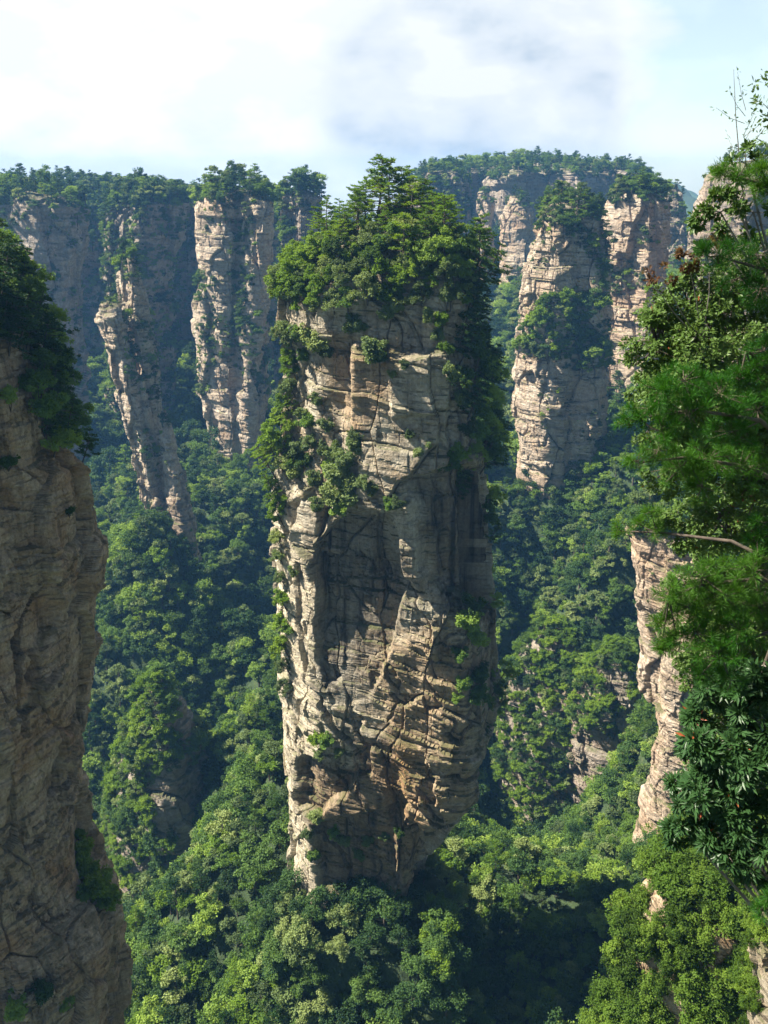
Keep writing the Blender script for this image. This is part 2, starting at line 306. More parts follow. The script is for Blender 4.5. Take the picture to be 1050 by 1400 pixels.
def rockdisp(P, seed=0, s=1.0, tilt=(0.0, 0.0), blocks=1.0, layers=1.0, slab=1.0, fine=1.0):
    q = P / s; q = np.stack([q[..., 0], q[..., 1], q[..., 2] + tilt[0] * q[..., 0] + tilt[1] * q[..., 1]], -1)
    w = np.stack([fbm(q / 13 + 5, 3, seed + 31), fbm(q / 13 + 50, 3, seed + 41), fbm(q / 13 + 90, 3, seed + 51)], -1)
    d = 0.9 * fbm(q / 13, 3, seed) + 0.16 * fbm(q / 1.7, 4, seed + 9)
    F1, F2, c = worley(q * np.array((1 / 8.0, 1 / 8.0, 1 / 24)) + w * 0.3, seed + 100)
    d += blocks * slab * ((c - 0.5) * 1.9 - 0.5 * (1 - sstep(0.0, 0.035, F2 - F1)))
    rough = 0.28 + 0.72 * sstep(-0.15, 0.4, fbm(q / 9 + 70, 3, seed + 60))           # some faces stay whole, others are shattered
    c, e = bricks(q, w, 5.2, 3.4, seed + 200); d += blocks * rough * ((c - 0.5) * 1.5 - 0.3 * (1 - sstep(0.0, 0.16, e)))
    c, e = bricks(q, w, 2.1, 1.1, seed + 300); d += fine * blocks * rough * ((c - 0.5) * 0.62 - 0.14 * (1 - sstep(0.0, 0.1, e)))
    c, e = bricks(q, w, 1.0, 0.42, seed + 350); d += fine * blocks * rough ** 2 * (c - 0.5) * 0.13
    zz = q[..., 2] + 1.6 * w[..., 0]
    for h, a in ((7.3, 0.9), (2.6, 0.7)):
        z1 = zz / h + 0.4 * fbm(q / (h * 5), 2, seed + 77); k = np.floor(z1); f = z1 - k; zero = np.zeros_like(k)
        v = h3(k, zero, zero, seed + 400); vn = h3(k + 1, zero, zero, seed + 400)
        amp = 0.35 + 0.65 * sstep(-0.3, 0.3, fbm(q / (h * 3.0), 2, seed + 88))
        d += layers * a * amp * ((v + (vn - v) * sstep(0.86, 1.0, f)) - 0.5 - 0.3 * (1 - sstep(0.0, 0.05, np.minimum(f, 1 - f))))
    return d * s
OVAL = [(math.cos(a), math.sin(a)) for a in np.linspace(0, 2 * math.pi, 24, endpoint=False)]
def resample_ring(poly, nu, back=0.4, rounding=0.03):
    p = np.array(poly, float); p = np.vstack([p, p[:1]]); q = []
    for a, b in zip(p[:-1], p[1:]): q.append(a + (b - a) * np.linspace(0, 1, 60, endpoint=False)[:, None])
    q = np.concatenate(q); k = max(1, int(len(q) * rounding)); ker = np.ones(2 * k + 1) / (2 * k + 1)
    q = np.stack([np.convolve(np.r_[q[-k:, i], q[:, i], q[:k, i]], ker, 'valid') for i in (0, 1)], 1)
    d = np.linalg.norm(np.roll(q, -1, 0) - q, axis=1) * np.where(q[:, 1] > 0.35, back, 1.0)
    s = np.r_[0, np.cumsum(d)]; q = np.vstack([q, q[:1]]); t = np.linspace(0, s[-1], nu, endpoint=False)
    q = np.stack([np.interp(t, s, q[:, 0]), np.interp(t, s, q[:, 1])], 1)
    if (np.roll(q, -1, 0)[:, 1] * q[:, 0] - np.roll(q, -1, 0)[:, 0] * q[:, 1]).sum() < 0: q = q[::-1]
    return q
def grid_normals(P, wrap=True):
    du = np.roll(P, -1, 1) - np.roll(P, 1, 1); dv = np.gradient(P, axis=0)
    n = np.cross(dv, du); n /= np.linalg.norm(n, axis=2, keepdims=True) + 1e-9; return n
RING_LIT = [(-1, 0.3), (-0.92, -0.15), (-0.35, -0.72), (0.25, -0.98), (0.62, -0.9), (0.95, -0.3), (1.0, 0.2), (0.6, 1.0), (-0.6, 0.9)]
RING_LIT_WIDE = [(-1, 0.5), (-0.6, -0.35), (-0.45, -0.25), (0.12, -0.95), (0.55, -0.88), (0.95, -0.3), (1.0, 0.25), (0.5, 1.0), (-0.6, 1.0)]
class Column: pass
def column(name, mat, cy, levels, poly=OVAL, ratio=0.9, hy=None, nu=220, nv=240, s=1.0, disp=1.0, seed=1, tilt=(0.0, 0.0), blocks=1.0, layers=1.0,
           feature=None, attrs=None, back=0.4, top_fade=0.3, label=None, cat='rock pillar', kind='thing', lean=0.0, wob=0.06, group=None, slab=1.0, fine=1.0):
    lv = sorted(levels); z, xl, xr = [], [], []
    for py, a, b in lv:
        z.append(at(525, py, cy)[2]); xl.append(at(a, py, cy)[0]); xr.append(at(b, py, cy)[0])
    z, xl, xr = map(np.array, (z, xl, xr)); cx, hx = (xl + xr) / 2, (xr - xl) / 2
    hyv = hx * ratio if hy is None else np.minimum(hy, hx * 3)
    z = np.r_[z[0] + hx[0] * 0.12, z]; cx = np.r_[cx[0], cx]; hx = np.r_[hx[0] * 0.04, hx]; hyv = np.r_[hyv[0] * 0.04, hyv]
    t = np.r_[0, np.cumsum(np.hypot(np.diff(hx), np.diff(z)))]; tt = np.linspace(0, t[-1], nv)
    def ev(a):
        a = np.interp(tt, t, a); k = max(1, nv // 90); ker = np.ones(2 * k + 1) / (2 * k + 1)
        return np.convolve(np.r_[np.full(k, a[0]), a, np.full(k, a[-1])], ker, 'valid')
    Z, CX, HX, HY = ev(z), ev(cx), ev(hx), ev(hyv)
    q = resample_ring(poly, nu, back)
    P = np.empty((nv, nu, 3)); P[..., 0] = CX[:, None] + HX[:, None] * q[None, :, 0]
    P[..., 1] = cy + HY[:, None] * q[None, :, 1] + lean * (Z - Z[0])[:, None]; P[..., 2] = Z[:, None]
    n0 = grid_normals(P); side = 1 - np.abs(n0[..., 2])
    fade = top_fade + (1 - top_fade) * sstep(0.25, 0.7, side)
    n0h = n0.copy()
    c = Column(); c.base = P.copy()
    P = P + n0 * (wob * HX[:, None] * fbm(P / (0.9 * np.median(HX)), 3, seed + 5) * fade)[..., None]
    if feature is not None: P = feature(P, n0)
    c.P = P + n0h * (rockdisp(P, seed, s, tilt, blocks, layers, slab, fine) * disp * fade)[..., None]
    c.N0, c.N = n0, grid_normals(c.P); c.px, c.py = project(c.P)
    i, j = np.meshgrid(np.arange(nv - 1), np.arange(nu), indexing='ij'); j2 = (j + 1) % nu
    F = np.stack([i * nu + j, (i + 1) * nu + j, (i + 1) * nu + j2, i * nu + j2], -1).reshape(-1, 4)
    org = np.array((CX[-1], cy, Z[-1]))
    pa = {k: v.ravel() for k, v in attrs(c).items()} if attrs else None
    me = make_mesh(name, (c.P - org).reshape(-1, 3), F, [mat], pattr=pa)
    c.obj = link(name, me, loc=org); tag(c.obj, label, cat, group, kind)
    dA = np.cross(np.roll(c.P, -1, 1) - c.P, np.roll(c.P, -1, 0) - c.P); c.A = np.linalg.norm(dA, axis=2); c.A[-1] = 0
    return c
def inpoly(x, y, poly):
    r = np.zeros(x.shape, bool); n = len(poly)
    for k in range(n):
        (x1, y1), (x2, y2) = poly[k], poly[(k + 1) % n]
        if y1 == y2: continue
        r ^= ((y1 > y) != (y2 > y)) & (x < (x2 - x1) * (y - y1) / (y2 - y1) + x1)
    return r
def polydist(x, y, poly):                # signed distance in picture points, positive inside
    d = np.full(x.shape, 1e9); n = len(poly)
    for k in range(n):
        a, b = np.array(poly[k], float), np.array(poly[(k + 1) % n], float); e = b - a
        t = np.clip(((x - a[0]) * e[0] + (y - a[1]) * e[1]) / (e @ e), 0, 1)
        d = np.minimum(d, np.hypot(x - a[0] - t * e[0], y - a[1] - t * e[1]))
    return np.where(inpoly(x, y, poly), d, -d)
def front(c): # faces towards the camera
    return (c.N0 * -c.P).sum(-1) > 0
def pick(c, n, mask=None, minz=None, sep=2.0, g=rng, weight=None):   # n spots on a rock's surface
    w = c.A.copy()
    if mask is not None: w = w * mask
    if weight is not None: w = w * weight
    if w.sum() <= 0: return []
    idx = g.choice(w.size, size=min(n * 6, 40000), p=(w / w.sum()).ravel()); out = []
    Pf, Nf = c.P.reshape(-1, 3), c.N0.reshape(-1, 3); grid = {}
    for k in idx:
        p = Pf[k]; key = tuple(np.floor(p / sep).astype(int)); bad = False
        for dx in (-1, 0, 1):
            for dy in (-1, 0, 1):
                for dz in (-1, 0, 1):
                    for q in grid.get((key[0] + dx, key[1] + dy, key[2] + dz), ()):
                        if ((q - p) ** 2).sum() < sep * sep: bad = True
        if bad: continue
        grid.setdefault(key, []).append(p); out.append((p, Nf[k]))
        if len(out) >= n: break
    return out

# the tall pillar in the middle: a flat-faced shaft, bright narrow flank at the left, undercut at its foot
RING_MAIN = [(-1, 0.15), (-0.97, -0.2), (-0.66, -0.64), (-0.1, -0.80), (0.55, -1.0), (0.80, -0.97), (0.98, -0.35), (1.0, 0.2), (0.75, 0.85), (0.1, 1.0), (-0.65, 0.85)]
def main_feature(P, n0):
    px, py = project(P); fr = ((n0 * -P).sum(-1) > 0) * 1.0; push = np.zeros(px.shape)
    wx, wy = 9 * fbm(P / 6, 3, 3), 9 * fbm(P / 6 + 40, 3, 4); x, y = px + wx, py + wy
    def soft(poly, w): return sstep(-w, w, polydist(x, y, poly)) * fr
    down = 1 - sstep(830, 960, y)
    push -= 3.4 * soft([(430, 752), (455, 716), (500, 696), (536, 704), (556, 790), (540, 835), (524, 900), (500, 960), (452, 965), (438, 930), (427, 860)], 3.5) * (0.15 + 0.85 * down)
    push -= 2.0 * soft([(398, 690), (420, 672), (450, 690), (432, 745), (430, 800), (418, 770), (405, 740)], 5)
    push += 1.8 * soft([(482, 478), (612, 478), (618, 640), (556, 656), (548, 694), (490, 692), (500, 600), (482, 560)], 4)
    push += 1.0 * soft([(540, 478), (612, 478), (618, 560), (545, 565)], 4)
    push += 1.5 * soft([(520, 690), (560, 690), (582, 812), (566, 808), (530, 760)], 5)            # the slanting nose
    t = np.clip((x - 562) / 90, 0, 1); panel = soft([(560, 652), (668, 640), (672, 832), (606, 822), (580, 790)], 4)
    push -= panel * (1.2 + 4.2 * t)                                                                     # dark panel turning away to the right
    push += 1.1 * soft([(548, 812), (604, 838), (596, 905), (555, 880), (540, 850)], 5)
    push += 0.7 * soft([(520, 880), (640, 860), (645, 1085), (610, 1130), (560, 1080), (530, 1000)], 9)
    push += 1.2 * soft([(556, 1055), (645, 1062), (640, 1090), (606, 1140), (556, 1128)], 4)
    push -= 2.8 * soft([(412, 1032), (452, 1040), (486, 1062), (470, 1092), (430, 1112), (410, 1098)], 4)
    push -= 2.0 * soft([(430, 1120), (540, 1112), (545, 1215), (440, 1215)], 6)
    push -= 1.6 * soft([(524, 1078), (552, 1085), (548, 1140), (530, 1130)], 4)
    push -= 2.6 * soft([(560, 1130), (640, 1130), (640, 1240), (574, 1240)], 5)
    push -= 2.5 * soft([(372, 470), (480, 470), (470, 640), (440, 690), (400, 660)], 14)
    # thick beds in the lower right, dipping to the right, each with its own broken front edge
    z1 = P[..., 2] + 0.30 * P[..., 0] + 1.2 * fbm(P / 9, 3, 21); k = np.floor(z1 / 3.6); zero = np.zeros_like(k); f = z1 / 3.6 - k
    low = soft([(500, 930), (600, 850), (655, 880), (650, 1090), (606, 1140), (540, 1090)], 14)
    push += low * (0.4 + 0.6 * sstep(-0.3, 0.3, fbm(P / 8 + 20, 3, 23))) * (0.8 * (h3(k, zero, zero, 9) - 0.5) + 0.8 * (f - 0.5))
    ln = 1.0 - sstep(0, 9, np.abs(y - (962 + (x - 436) * 1.35)))                                       # the crack running down from the left edge
    push -= 2.2 * ln * fr * (x > 432) * (x < 500)
    return P + (n0 * np.array((1, 1, 0.3))) * push[..., None]
def main_attrs(c):
    x, y = c.px + 14 * fbm(c.P / 7, 4, 5), c.py + 14 * fbm(c.P / 7 + 30, 4, 6); f = front(c) * 1.0
    iron = 0.5 * sstep(-40, 30, polydist(x, y, [(505, 900), (600, 860), (650, 900), (650, 1100), (600, 1130), (540, 1060)]))
    iron += 0.5 * sstep(-25, 20, polydist(x, y, [(450, 480), (540, 470), (520, 560), (490, 600), (460, 560)]))
    iron += 0.6 * sstep(-30, 20, polydist(x, y, [(415, 1040), (560, 1020), (590, 1210), (440, 1210)]))
    iron += 0.35 * sstep(-30, 20, polydist(x, y, [(590, 660), (680, 650), (680, 840), (620, 840)]))
    stain_shade = 0.8 * sstep(-18, 12, polydist(x, y, [(565, 655), (680, 640), (690, 850), (610, 830)]))  # panel turned to the right: its shade painted in along with dark streaks
    stain_shade += 0.62 * sstep(-18, 12, polydist(x, y, [(430, 740), (500, 690), (550, 740), (550, 830), (505, 960), (440, 950)]))  # shade of the recess under the overhang, put into the rock colour
    stain_shade += 0.45 * sstep(-25, 15, polydist(x, y, [(412, 1030), (540, 1000), (545, 1220), (440, 1215)]))
    stain_shade += 0.5 * sstep(640, 672, x)  # right flank darkened in colour, as the side away from the sun
    pale = 0.8 * sstep(-8, 8, polydist(c.px + 0.5 * (x - c.px), c.py, [(360, 680), (400, 690), (428, 770), (426, 930), (440, 965), (500, 1045), (470, 1050), (410, 1030), (408, 1090), (425, 1150), (445, 1240), (380, 1240), (370, 900)]))  # left flank painted paler to boost its sunlit brightness
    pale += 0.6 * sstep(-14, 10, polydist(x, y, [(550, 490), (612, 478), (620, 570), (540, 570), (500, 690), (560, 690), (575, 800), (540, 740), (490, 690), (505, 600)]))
    return {'iron': iron * f * (1 - np.clip(pale, 0, 1)), 'stain_shade': np.clip(stain_shade, 0, 1) * f * (1 - 0.8 * np.clip(pale, 0, 1)), 'pale': np.clip(pale, 0, 1) * f}
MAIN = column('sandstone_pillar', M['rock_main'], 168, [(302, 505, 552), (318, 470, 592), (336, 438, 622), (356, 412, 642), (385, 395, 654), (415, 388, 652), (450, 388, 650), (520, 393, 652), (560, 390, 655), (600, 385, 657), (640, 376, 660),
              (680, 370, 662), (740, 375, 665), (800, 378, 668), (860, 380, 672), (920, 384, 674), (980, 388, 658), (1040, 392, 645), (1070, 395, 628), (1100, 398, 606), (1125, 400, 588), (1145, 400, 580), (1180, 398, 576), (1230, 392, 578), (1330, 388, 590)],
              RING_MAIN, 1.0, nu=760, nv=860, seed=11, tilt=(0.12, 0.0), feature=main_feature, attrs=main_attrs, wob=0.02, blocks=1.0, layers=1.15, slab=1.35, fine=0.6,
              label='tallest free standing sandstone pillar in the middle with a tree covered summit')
# the brown cliff beside the viewpoint
RING_LEFT = [(-1, 0.3), (-0.9, -1.0), (0.5, -1.0), (0.78, -0.82), (0.95, -0.3), (1.0, 0.1), (0.9, 0.8), (0.3, 1.0), (-0.8, 1.0)]
def left_feature(P, n0):
    px, py = project(P); fr = ((n0 * -P).sum(-1) > 0) * 1.0
    x, y = px + 6 * fbm(P / 4, 3, 13), py + 6 * fbm(P / 4 + 40, 3, 14); push = np.zeros(px.shape)
    def soft(poly, w): return sstep(-w, w, polydist(x, y, poly)) * fr
    push -= 2.2 * soft([(20, 880), (60, 830), (78, 800), (82, 860), (60, 890), (45, 960), (30, 1000), (20, 950)], 6)
    push -= 1.2 * soft([(0, 600), (30, 640), (45, 820), (0, 830)], 10)
    push += 1.2 * soft([(60, 640), (120, 640), (122, 800), (90, 830), (62, 780)], 9)
    push -= 1.6 * soft([(125, 1200), (190, 1290), (180, 1420), (130, 1420), (150, 1310)], 8)
    return P + n0 * push[..., None]
LEFT = column('cliff', M['rock_near'], 95, [(373, -330, -37), (398, -340, -9), (428, -340, 13), (458, -340, 29), (538, -340, 57), (640, -340, 76), (690, -340, 93), (760, -340, 96), (830, -340, 98), (900, -340, 101), (1000, -340, 97), (1060, -340, 91), (1120, -340, 93),
              (1180, -340, 103), (1215, -340, 115), (1240, -340, 148), (1262, -340, 169), (1300, -340, 163), (1400, -340, 160), (1600, -340, 171)],
              RING_LEFT, hy=15, nu=620, nv=760, seed=29, s=0.9, tilt=(0.22, 0.1), feature=left_feature, wob=0.02, back=0.3, blocks=1.2, layers=0.9, slab=1.25, fine=1.3,
              label='brown sandstone cliff close by at the left edge with trees on its rim', cat='cliff')
# far formations: name, material, distance, outline
WALL = column('cliff', M['rock_wall'], 690, [(288, -250, 395), (289, -330, 410), (300, -340, 420), (400, -345, 422), (520, -350, 418), (650, -350, 410), (800, -350, 400)], [(-1, 0), (-0.9, -0.8), (-0.62, -0.9), (-0.55, -0.45), (-0.3, -0.62), (-0.12, -0.4), (0.1, -0.85), (0.2, -0.5), (0.5, -0.8), (0.55, -0.35), (0.75, -0.5), (0.82, -0.9), (1, -0.5), (1, 0.6), (0, 1), (-1, 1)], hy=80,
              nu=420, nv=200, s=3.2, seed=31, label='dark wooded cliff wall farthest back between the pillars at the far left', cat='cliff', back=0.15)
RIB = column('sandstone_pillar', M['rock_wall'], 570, [(268, 175, 245), (278, 142, 262), (290, 134, 258), (380, 130, 240), (480, 140, 235), (620, 150, 240), (720, 150, 245)], RING_LIT_WIDE, 0.9, nu=240, nv=220, s=2.6, seed=55, label='wooded column behind the leaning spires with narrow bare ribs and a level top')
RIB2 = column('sandstone_pillar', M['rock_wall'], 560, [(260, 385, 420), (270, 376, 434), (300, 374, 438), (400, 376, 434), (520, 378, 428), (650, 380, 425)], RING_LIT_WIDE, 0.9, nu=200, nv=200, s=2.6, seed=56, label='wooded column with a sheer right edge just left of the tallest pillar summit')
BUTT = column('cliff', M['rock_wall'], 520, [(268, -60, 85), (279, -80, 112), (330, -80, 122), (420, -80, 112), (520, -80, 116), (600, -80, 124), (720, -80, 128)], [(-1, 0.3), (-0.9, -0.2), (-0.2, -0.55), (0.05, -0.5), (0.55, -1.0), (0.9, -0.7), (1.0, 0.1), (0.6, 1), (-0.8, 1)], ratio=0.5, nu=240, nv=200, s=2.6, seed=32,
              label='grey cliff buttress in blue shade above the near left cliff trees', cat='cliff')
BIG = column('sandstone_pillar', M['rock_far'], 480, [(260, 290, 352), (274, 262, 378), (290, 254, 384), (380, 259, 376), (450, 262, 370), (520, 266, 364), (590, 274, 362), (680, 282, 362)], [(-1, 0.5), (-0.7, -0.2), (-0.25, -0.62), (0.08, -0.72), (0.16, -0.5), (0.55, -0.98), (0.85, -0.9), (1, 0), (0.6, 1), (-0.6, 1)], 0.9,
              nu=260, nv=260, s=2.0, seed=33, label='broad pale pillar with bushes on its face, joined to the far left cliff')
SPIRE_B = column('sandstone_pillar', M['rock_far'], 385, [(352, 162, 188), (380, 158, 200), (430, 166, 210), (500, 178, 216), (560, 186, 222), (620, 192, 226), (680, 200, 234), (740, 212, 240), (830, 222, 252)], RING_LIT_WIDE, 1.1, nu=200, nv=280, s=1.5, seed=34,
              label='leaning pale spire with a bright lit edge, topped by a clump of bushes')
SPIRE_A = column('sandstone_pillar', M['rock_far'], 375, [(415, 142, 168), (440, 138, 176), (500, 146, 190), (560, 160, 204), (620, 176, 214), (680, 190, 226), (740, 204, 236), (830, 215, 250)], RING_LIT_WIDE, 1.0, nu=200, nv=260, s=1.5, seed=35,
              label='lower leaning spire with a broken flat top in front of the lit spire')
RIDGE = column('sandstone_pillar', M['rock_far'], 372, [(560, 220, 230), (600, 218, 238), (680, 226, 256), (780, 244, 274), (880, 252, 284), (990, 258, 292)], RING_LIT, 1.1, nu=140, nv=240, s=1.5, seed=36, label='slim bare rock rib right of the leaning spires, sinking into the dark gully')
STACK = column('sandstone_pillar', M['rock_wall'], 250, [(936, 203, 224), (969, 180, 248), (1014, 166, 268), (1064, 150, 284), (1140, 142, 296), (1200, 138, 302), (1330, 130, 310)], RING_LIT, 1.0, nu=240, nv=240, s=1.6, seed=37, label='forested peak in the lower left gorge with a dark bare right flank')
PIL_A = column('sandstone_pillar', M['rock_far'], 420, [(280, 748, 800), (300, 732, 822), (330, 722, 828), (380, 717, 830), (450, 710, 830), (500, 702, 830), (560, 696, 828), (600, 700, 824), (650, 710, 815), (740, 715, 805)], [(-1, 0.1), (-0.9, -0.3), (-0.45, -0.85), (0.0, -0.9), (0.15, -0.75), (0.6, -0.9), (0.95, -0.5), (1, 0.2), (0.5, 1), (-0.6, 0.9)], 1.0,
              nu=360, nv=400, s=1.8, seed=38, label='pale pillar right of the tallest one, with a bushy ledge halfway down')
PIL_B = column('sandstone_pillar', M['rock_far'], 500, [(262, 850, 896), (276, 836, 912), (300, 830, 916), (350, 828, 915), (420, 822, 912), (500, 815, 908), (620, 812, 908)], [(-1, 0.35), (-0.85, 0.0), (0.05, -1.0), (0.5, -0.85), (1, 0), (0.5, 1), (-0.6, 0.9)], 1.0,
              nu=260, nv=260, s=2.2, seed=39, label='squat pillar with a flat square face and a tree cap, behind the pale pillar')
MESA = column('mesa', M['rock_wall'], 950, [(238, 590, 862), (247, 565, 876), (275, 558, 888), (340, 552, 896), (520, 548, 902)], [(-1, 0), (-0.8, -0.7), (-0.5, -0.5), (-0.3, -0.9), (0, -0.6), (0.3, -0.8), (0.6, -0.6), (0.85, -0.9), (1, -0.2), (0.9, 1), (-0.9, 1)], hy=120, nu=320, nv=140, s=4.0, seed=40, label='long flat topped forested mesa on the horizon behind the pillars', cat='mesa', back=0.15)
BLUFF = column('cliff', M['rock_wall'], 760, [(236, 580, 625), (250, 566, 640), (300, 562, 648), (400, 560, 652)], RING_MAIN, 0.8, nu=160, nv=120, s=3.0, seed=41, label='dark wooded bluff showing right behind the summit of the tallest pillar', cat='cliff')
CRAG = column('sandstone_pillar', M['rock_far'], 740, [(262, 654, 668), (275, 650, 676), (320, 648, 678), (420, 645, 682)], RING_LIT, 0.9, nu=120, nv=120, s=2.4, seed=42, label='small orange crag beside the lone pine on the summit')
CRAG2 = column('cliff', M['rock_far'], 720, [(268, 697, 716), (285, 690, 726), (330, 686, 732), (440, 682, 738)], RING_LIT, 0.9, nu=140, nv=120, s=2.4, seed=43, label='narrow pale cliff between the orange crag and the pale pillar', cat='cliff')
KNOB = column('sandstone_pillar', M['rock_wall'], 700, [(252, 915, 926), (268, 908, 936), (320, 904, 938), (420, 900, 942)], RING_MAIN, 0.9, nu=100, nv=100, s=2.4, seed=44, label='thin wooded pillar in the gap below the blue hills')
RIGHTC = column('cliff', M['rock_wall'], 430, [(225, 985, 1130), (245, 962, 1160), (300, 952, 1190), (400, 945, 1220), (600, 935, 1260)], RING_MAIN, 0.8, nu=260, nv=220, s=1.8, seed=45, label='grey cliff at the right edge showing above the nearby shrubs', cat='cliff')
SHELF = column('cliff', M['rock_far'], 240, [(712, 868, 965), (728, 856, 985), (760, 862, 1000), (800, 872, 1010), (840, 880, 1020), (960, 884, 1030)], RING_LIT, 0.9, nu=260, nv=240, s=1.2, seed=46, label='sunlit cliff step half hidden behind the pine sprays at right', cat='cliff')
STRIP = column('sandstone_pillar', M['rock_far'], 208, [(815, 925, 985), (845, 912, 1005), (900, 906, 1020), (950, 906, 1025), (1000, 900, 1030), (1050, 893, 1035), (1100, 884, 1040), (1180, 874, 1050), (1300, 868, 1060)], RING_LIT, 0.9, nu=260, nv=360, s=0.9, seed=47, label='cream coloured rock column beside the glossy leaved shrub at right')
HUMP_A = column('peak', M['rock_wall'], 315, [(863, 748, 775), (883, 722, 795), (928, 695, 812), (988, 678, 820), (1080, 668, 825), (1160, 660, 830)], RING_LIT, 0.9, nu=240, nv=200, s=1.6, seed=48, label='bushy rounded peak right of the tallest pillar, left one of two', cat='peak')
HUMP_B = column('peak', M['rock_wall'], 295, [(890, 832, 860), (908, 806, 872), (948, 782, 880), (1008, 774, 880), (1090, 776, 868), (1180, 778, 860)], RING_LIT, 0.9, nu=240, nv=220, s=1.4, seed=49, label='steep peak with a dark bare right face and layered crag on top', cat='peak')
CORNER = column('boulder', M['rock_main'], 38, [(1225, 1062, 1200), (1245, 1048, 1230), (1300, 1036, 1240), (1420, 1034, 1260), (1500, 1030, 1260)], RING_MAIN, 0.9, nu=220, nv=240, s=0.35, seed=50, label='weathered grey rock face in the lower right corner below the shrubs', cat='rock')
BANK = column('rocky_bank', M['rock_near'], 62, [(1195, 930, 1300), (1215, 900, 1330), (1250, 880, 1360), (1310, 850, 1380), (1400, 820, 1400), (1600, 790, 1450)], RING_MAIN, hy=9, nu=260, nv=240, s=0.6, seed=52, label='rocky bank under the bright green shrubs at lower right', cat='bank')
PEDEST = column('rocky_bank', M['ground'], 160, [(1235, 385, 618), (1275, 372, 630), (1330, 366, 640), (1420, 362, 650), (1560, 350, 665)], RING_MAIN, 0.95, nu=240, nv=160, s=0.9, disp=0.5, seed=53, label='wooded footing in shade under the tallest pillar', cat='bank')

# ------------------------------------------------------------------ valley floor and slopes: one sheet, reaching the horizon
CTRL = [(200, 1390, 165), (300, 1390, 158), (330, 1280, 165), (345, 1160, 182), (352, 1060, 190), (368, 985, 200), (330, 1200, 178), (262, 1235, 226), (240, 1225, 232), (292, 1130, 238), (275, 1185, 234), (312, 1050, 250),
        (120, 1150, 260), (110, 1080, 280), (300, 1040, 255), (320, 985, 300), (140, 1010, 300), (200, 900, 320), (130, 880, 340), (160, 800, 350), (240, 820, 355), (220, 735, 352), (190, 722, 350), (235, 728, 348), (165, 735, 355), (300, 900, 370), (330, 800, 400), (330, 700, 430), (300, 640, 465),
        (120, 740, 430), (130, 680, 470), (110, 620, 520), (230, 640, 500), (380, 600, 500), (390, 750, 440), (390, 880, 380),
        (640, 1180, 215), (620, 1230, 195), (740, 1185, 240), (700, 1150, 262), (830, 1195, 222), (850, 1140, 262), (868, 1040, 318), (700, 1260, 192), (760, 1330, 170), (680, 1390, 158), (800, 1240, 200),
        (690, 880, 345), (690, 800, 385), (690, 700, 450), (690, 620, 520), (750, 850, 350), (800, 860, 345), (760, 780, 385), (830, 800, 345), (760, 650, 400), (720, 665, 398), (815, 620, 402), (860, 620, 410), (850, 720, 360), (862, 960, 335), (860, 600, 450), (860, 480, 560), (840, 560, 480),
        (690, 560, 560), (690, 420, 680), (700, 380, 760), (900, 800, 260), (930, 640, 400), (530, 700, 480), (530, 900, 330), (60, 500, 640), (330, 560, 590), (720, 1135, 290), (800, 1145, 275), (860, 1145, 278), (680, 1140, 282), (770, 1110, 318), (820, 1060, 318), (900, 1060, 300), (720, 1040, 340),
        (150, 1200, 246), (200, 1235, 236), (290, 1210, 236), (120, 1220, 240), (255, 1120, 275), (180, 1120, 285)]
CP = np.array([at(*c) for c in CTRL])
EXTRA = np.array([(-110, 90, -190), (-60, 110, -185), (0, 110, -190), (40, 90, -175), (0, 60, -180), (80, 95, -150), (-250, 120, -180), (-300, 300, -170), (250, 200, -120), (300, 350, -90), (-400, 500, -120), (400, 600, -60),
                  (-300, 800, -60), (0, 800, -80), (0, 1100, -90), (500, 1000, -120), (-600, 1200, -60), (120, 60, -110), (200, 100, -90), (60, 0, -160), (-100, 0, -190), (250, 0, -90), (600, 300, -90), (-600, 300, -150), (160, 900, -70)], float)
CP = np.vstack([CP, EXTRA])
def _rbf_fit():
    D = np.sqrt(((CP[:, None, :2] - CP[None, :, :2]) ** 2).sum(2) + 144.0); n = len(CP); A = np.zeros((n + 1, n + 1)); A[:n, :n] = -D + 3.0 * np.eye(n); A[n, :n] = 1; A[:n, n] = 1
    w = np.linalg.solve(A, np.r_[CP[:, 2], 0]); return w[:n], w[n]
_RW, _RM = _rbf_fit()
def ground_z(x, y):
    sh = np.shape(x); p = np.stack([np.ravel(x), np.ravel(y)], 1); z = np.empty(len(p))
    for k in range(0, len(p), 20000):
        z[k:k + 20000] = -np.sqrt(((p[k:k + 20000, None] - CP[None, :, :2]) ** 2).sum(2) + 144.0) @ _RW + _RM
    q = np.stack([p[:, 0], p[:, 1], np.zeros(len(p))], 1)
    z += 20 * (0.42 - np.abs(fbm(q / 90 + 3, 3, 63)) * 2.0) + 6 * fbm(q / 40, 4, 61) + 2.5 * fbm(q / 14, 3, 62)
    far = sstep(900, 1700, np.hypot(p[:, 0], p[:, 1] - 300)); z = z * (1 - far) + far * -150
    return np.clip(z, -260, 20).reshape(sh)
def build_terrain():
    gx = np.r_[-2400, -2000, -1500, -1100, -850, np.arange(-650, 651, 4.0), 850, 1100, 1500, 2000, 2400]
    gy = np.r_[-1200, -800, -400, -200, -100, np.arange(-40, 1001, 4.0), 1150, 1350, 1600, 2000, 2700]
    X, Y = np.meshgrid(gx, gy); P = np.stack([X, Y, ground_z(X, Y)], -1); n, k = X.shape
    i, j = np.meshgrid(np.arange(n - 1), np.arange(k - 1), indexing='ij')
    F = np.stack([i * k + j, i * k + j + 1, (i + 1) * k + j + 1, (i + 1) * k + j], -1).reshape(-1, 4)
    o = link('valley_ground', make_mesh('valley_ground', P.reshape(-1, 3), F, [M['ground']], smooth=True)); tag(o, kind='structure')
build_terrain()
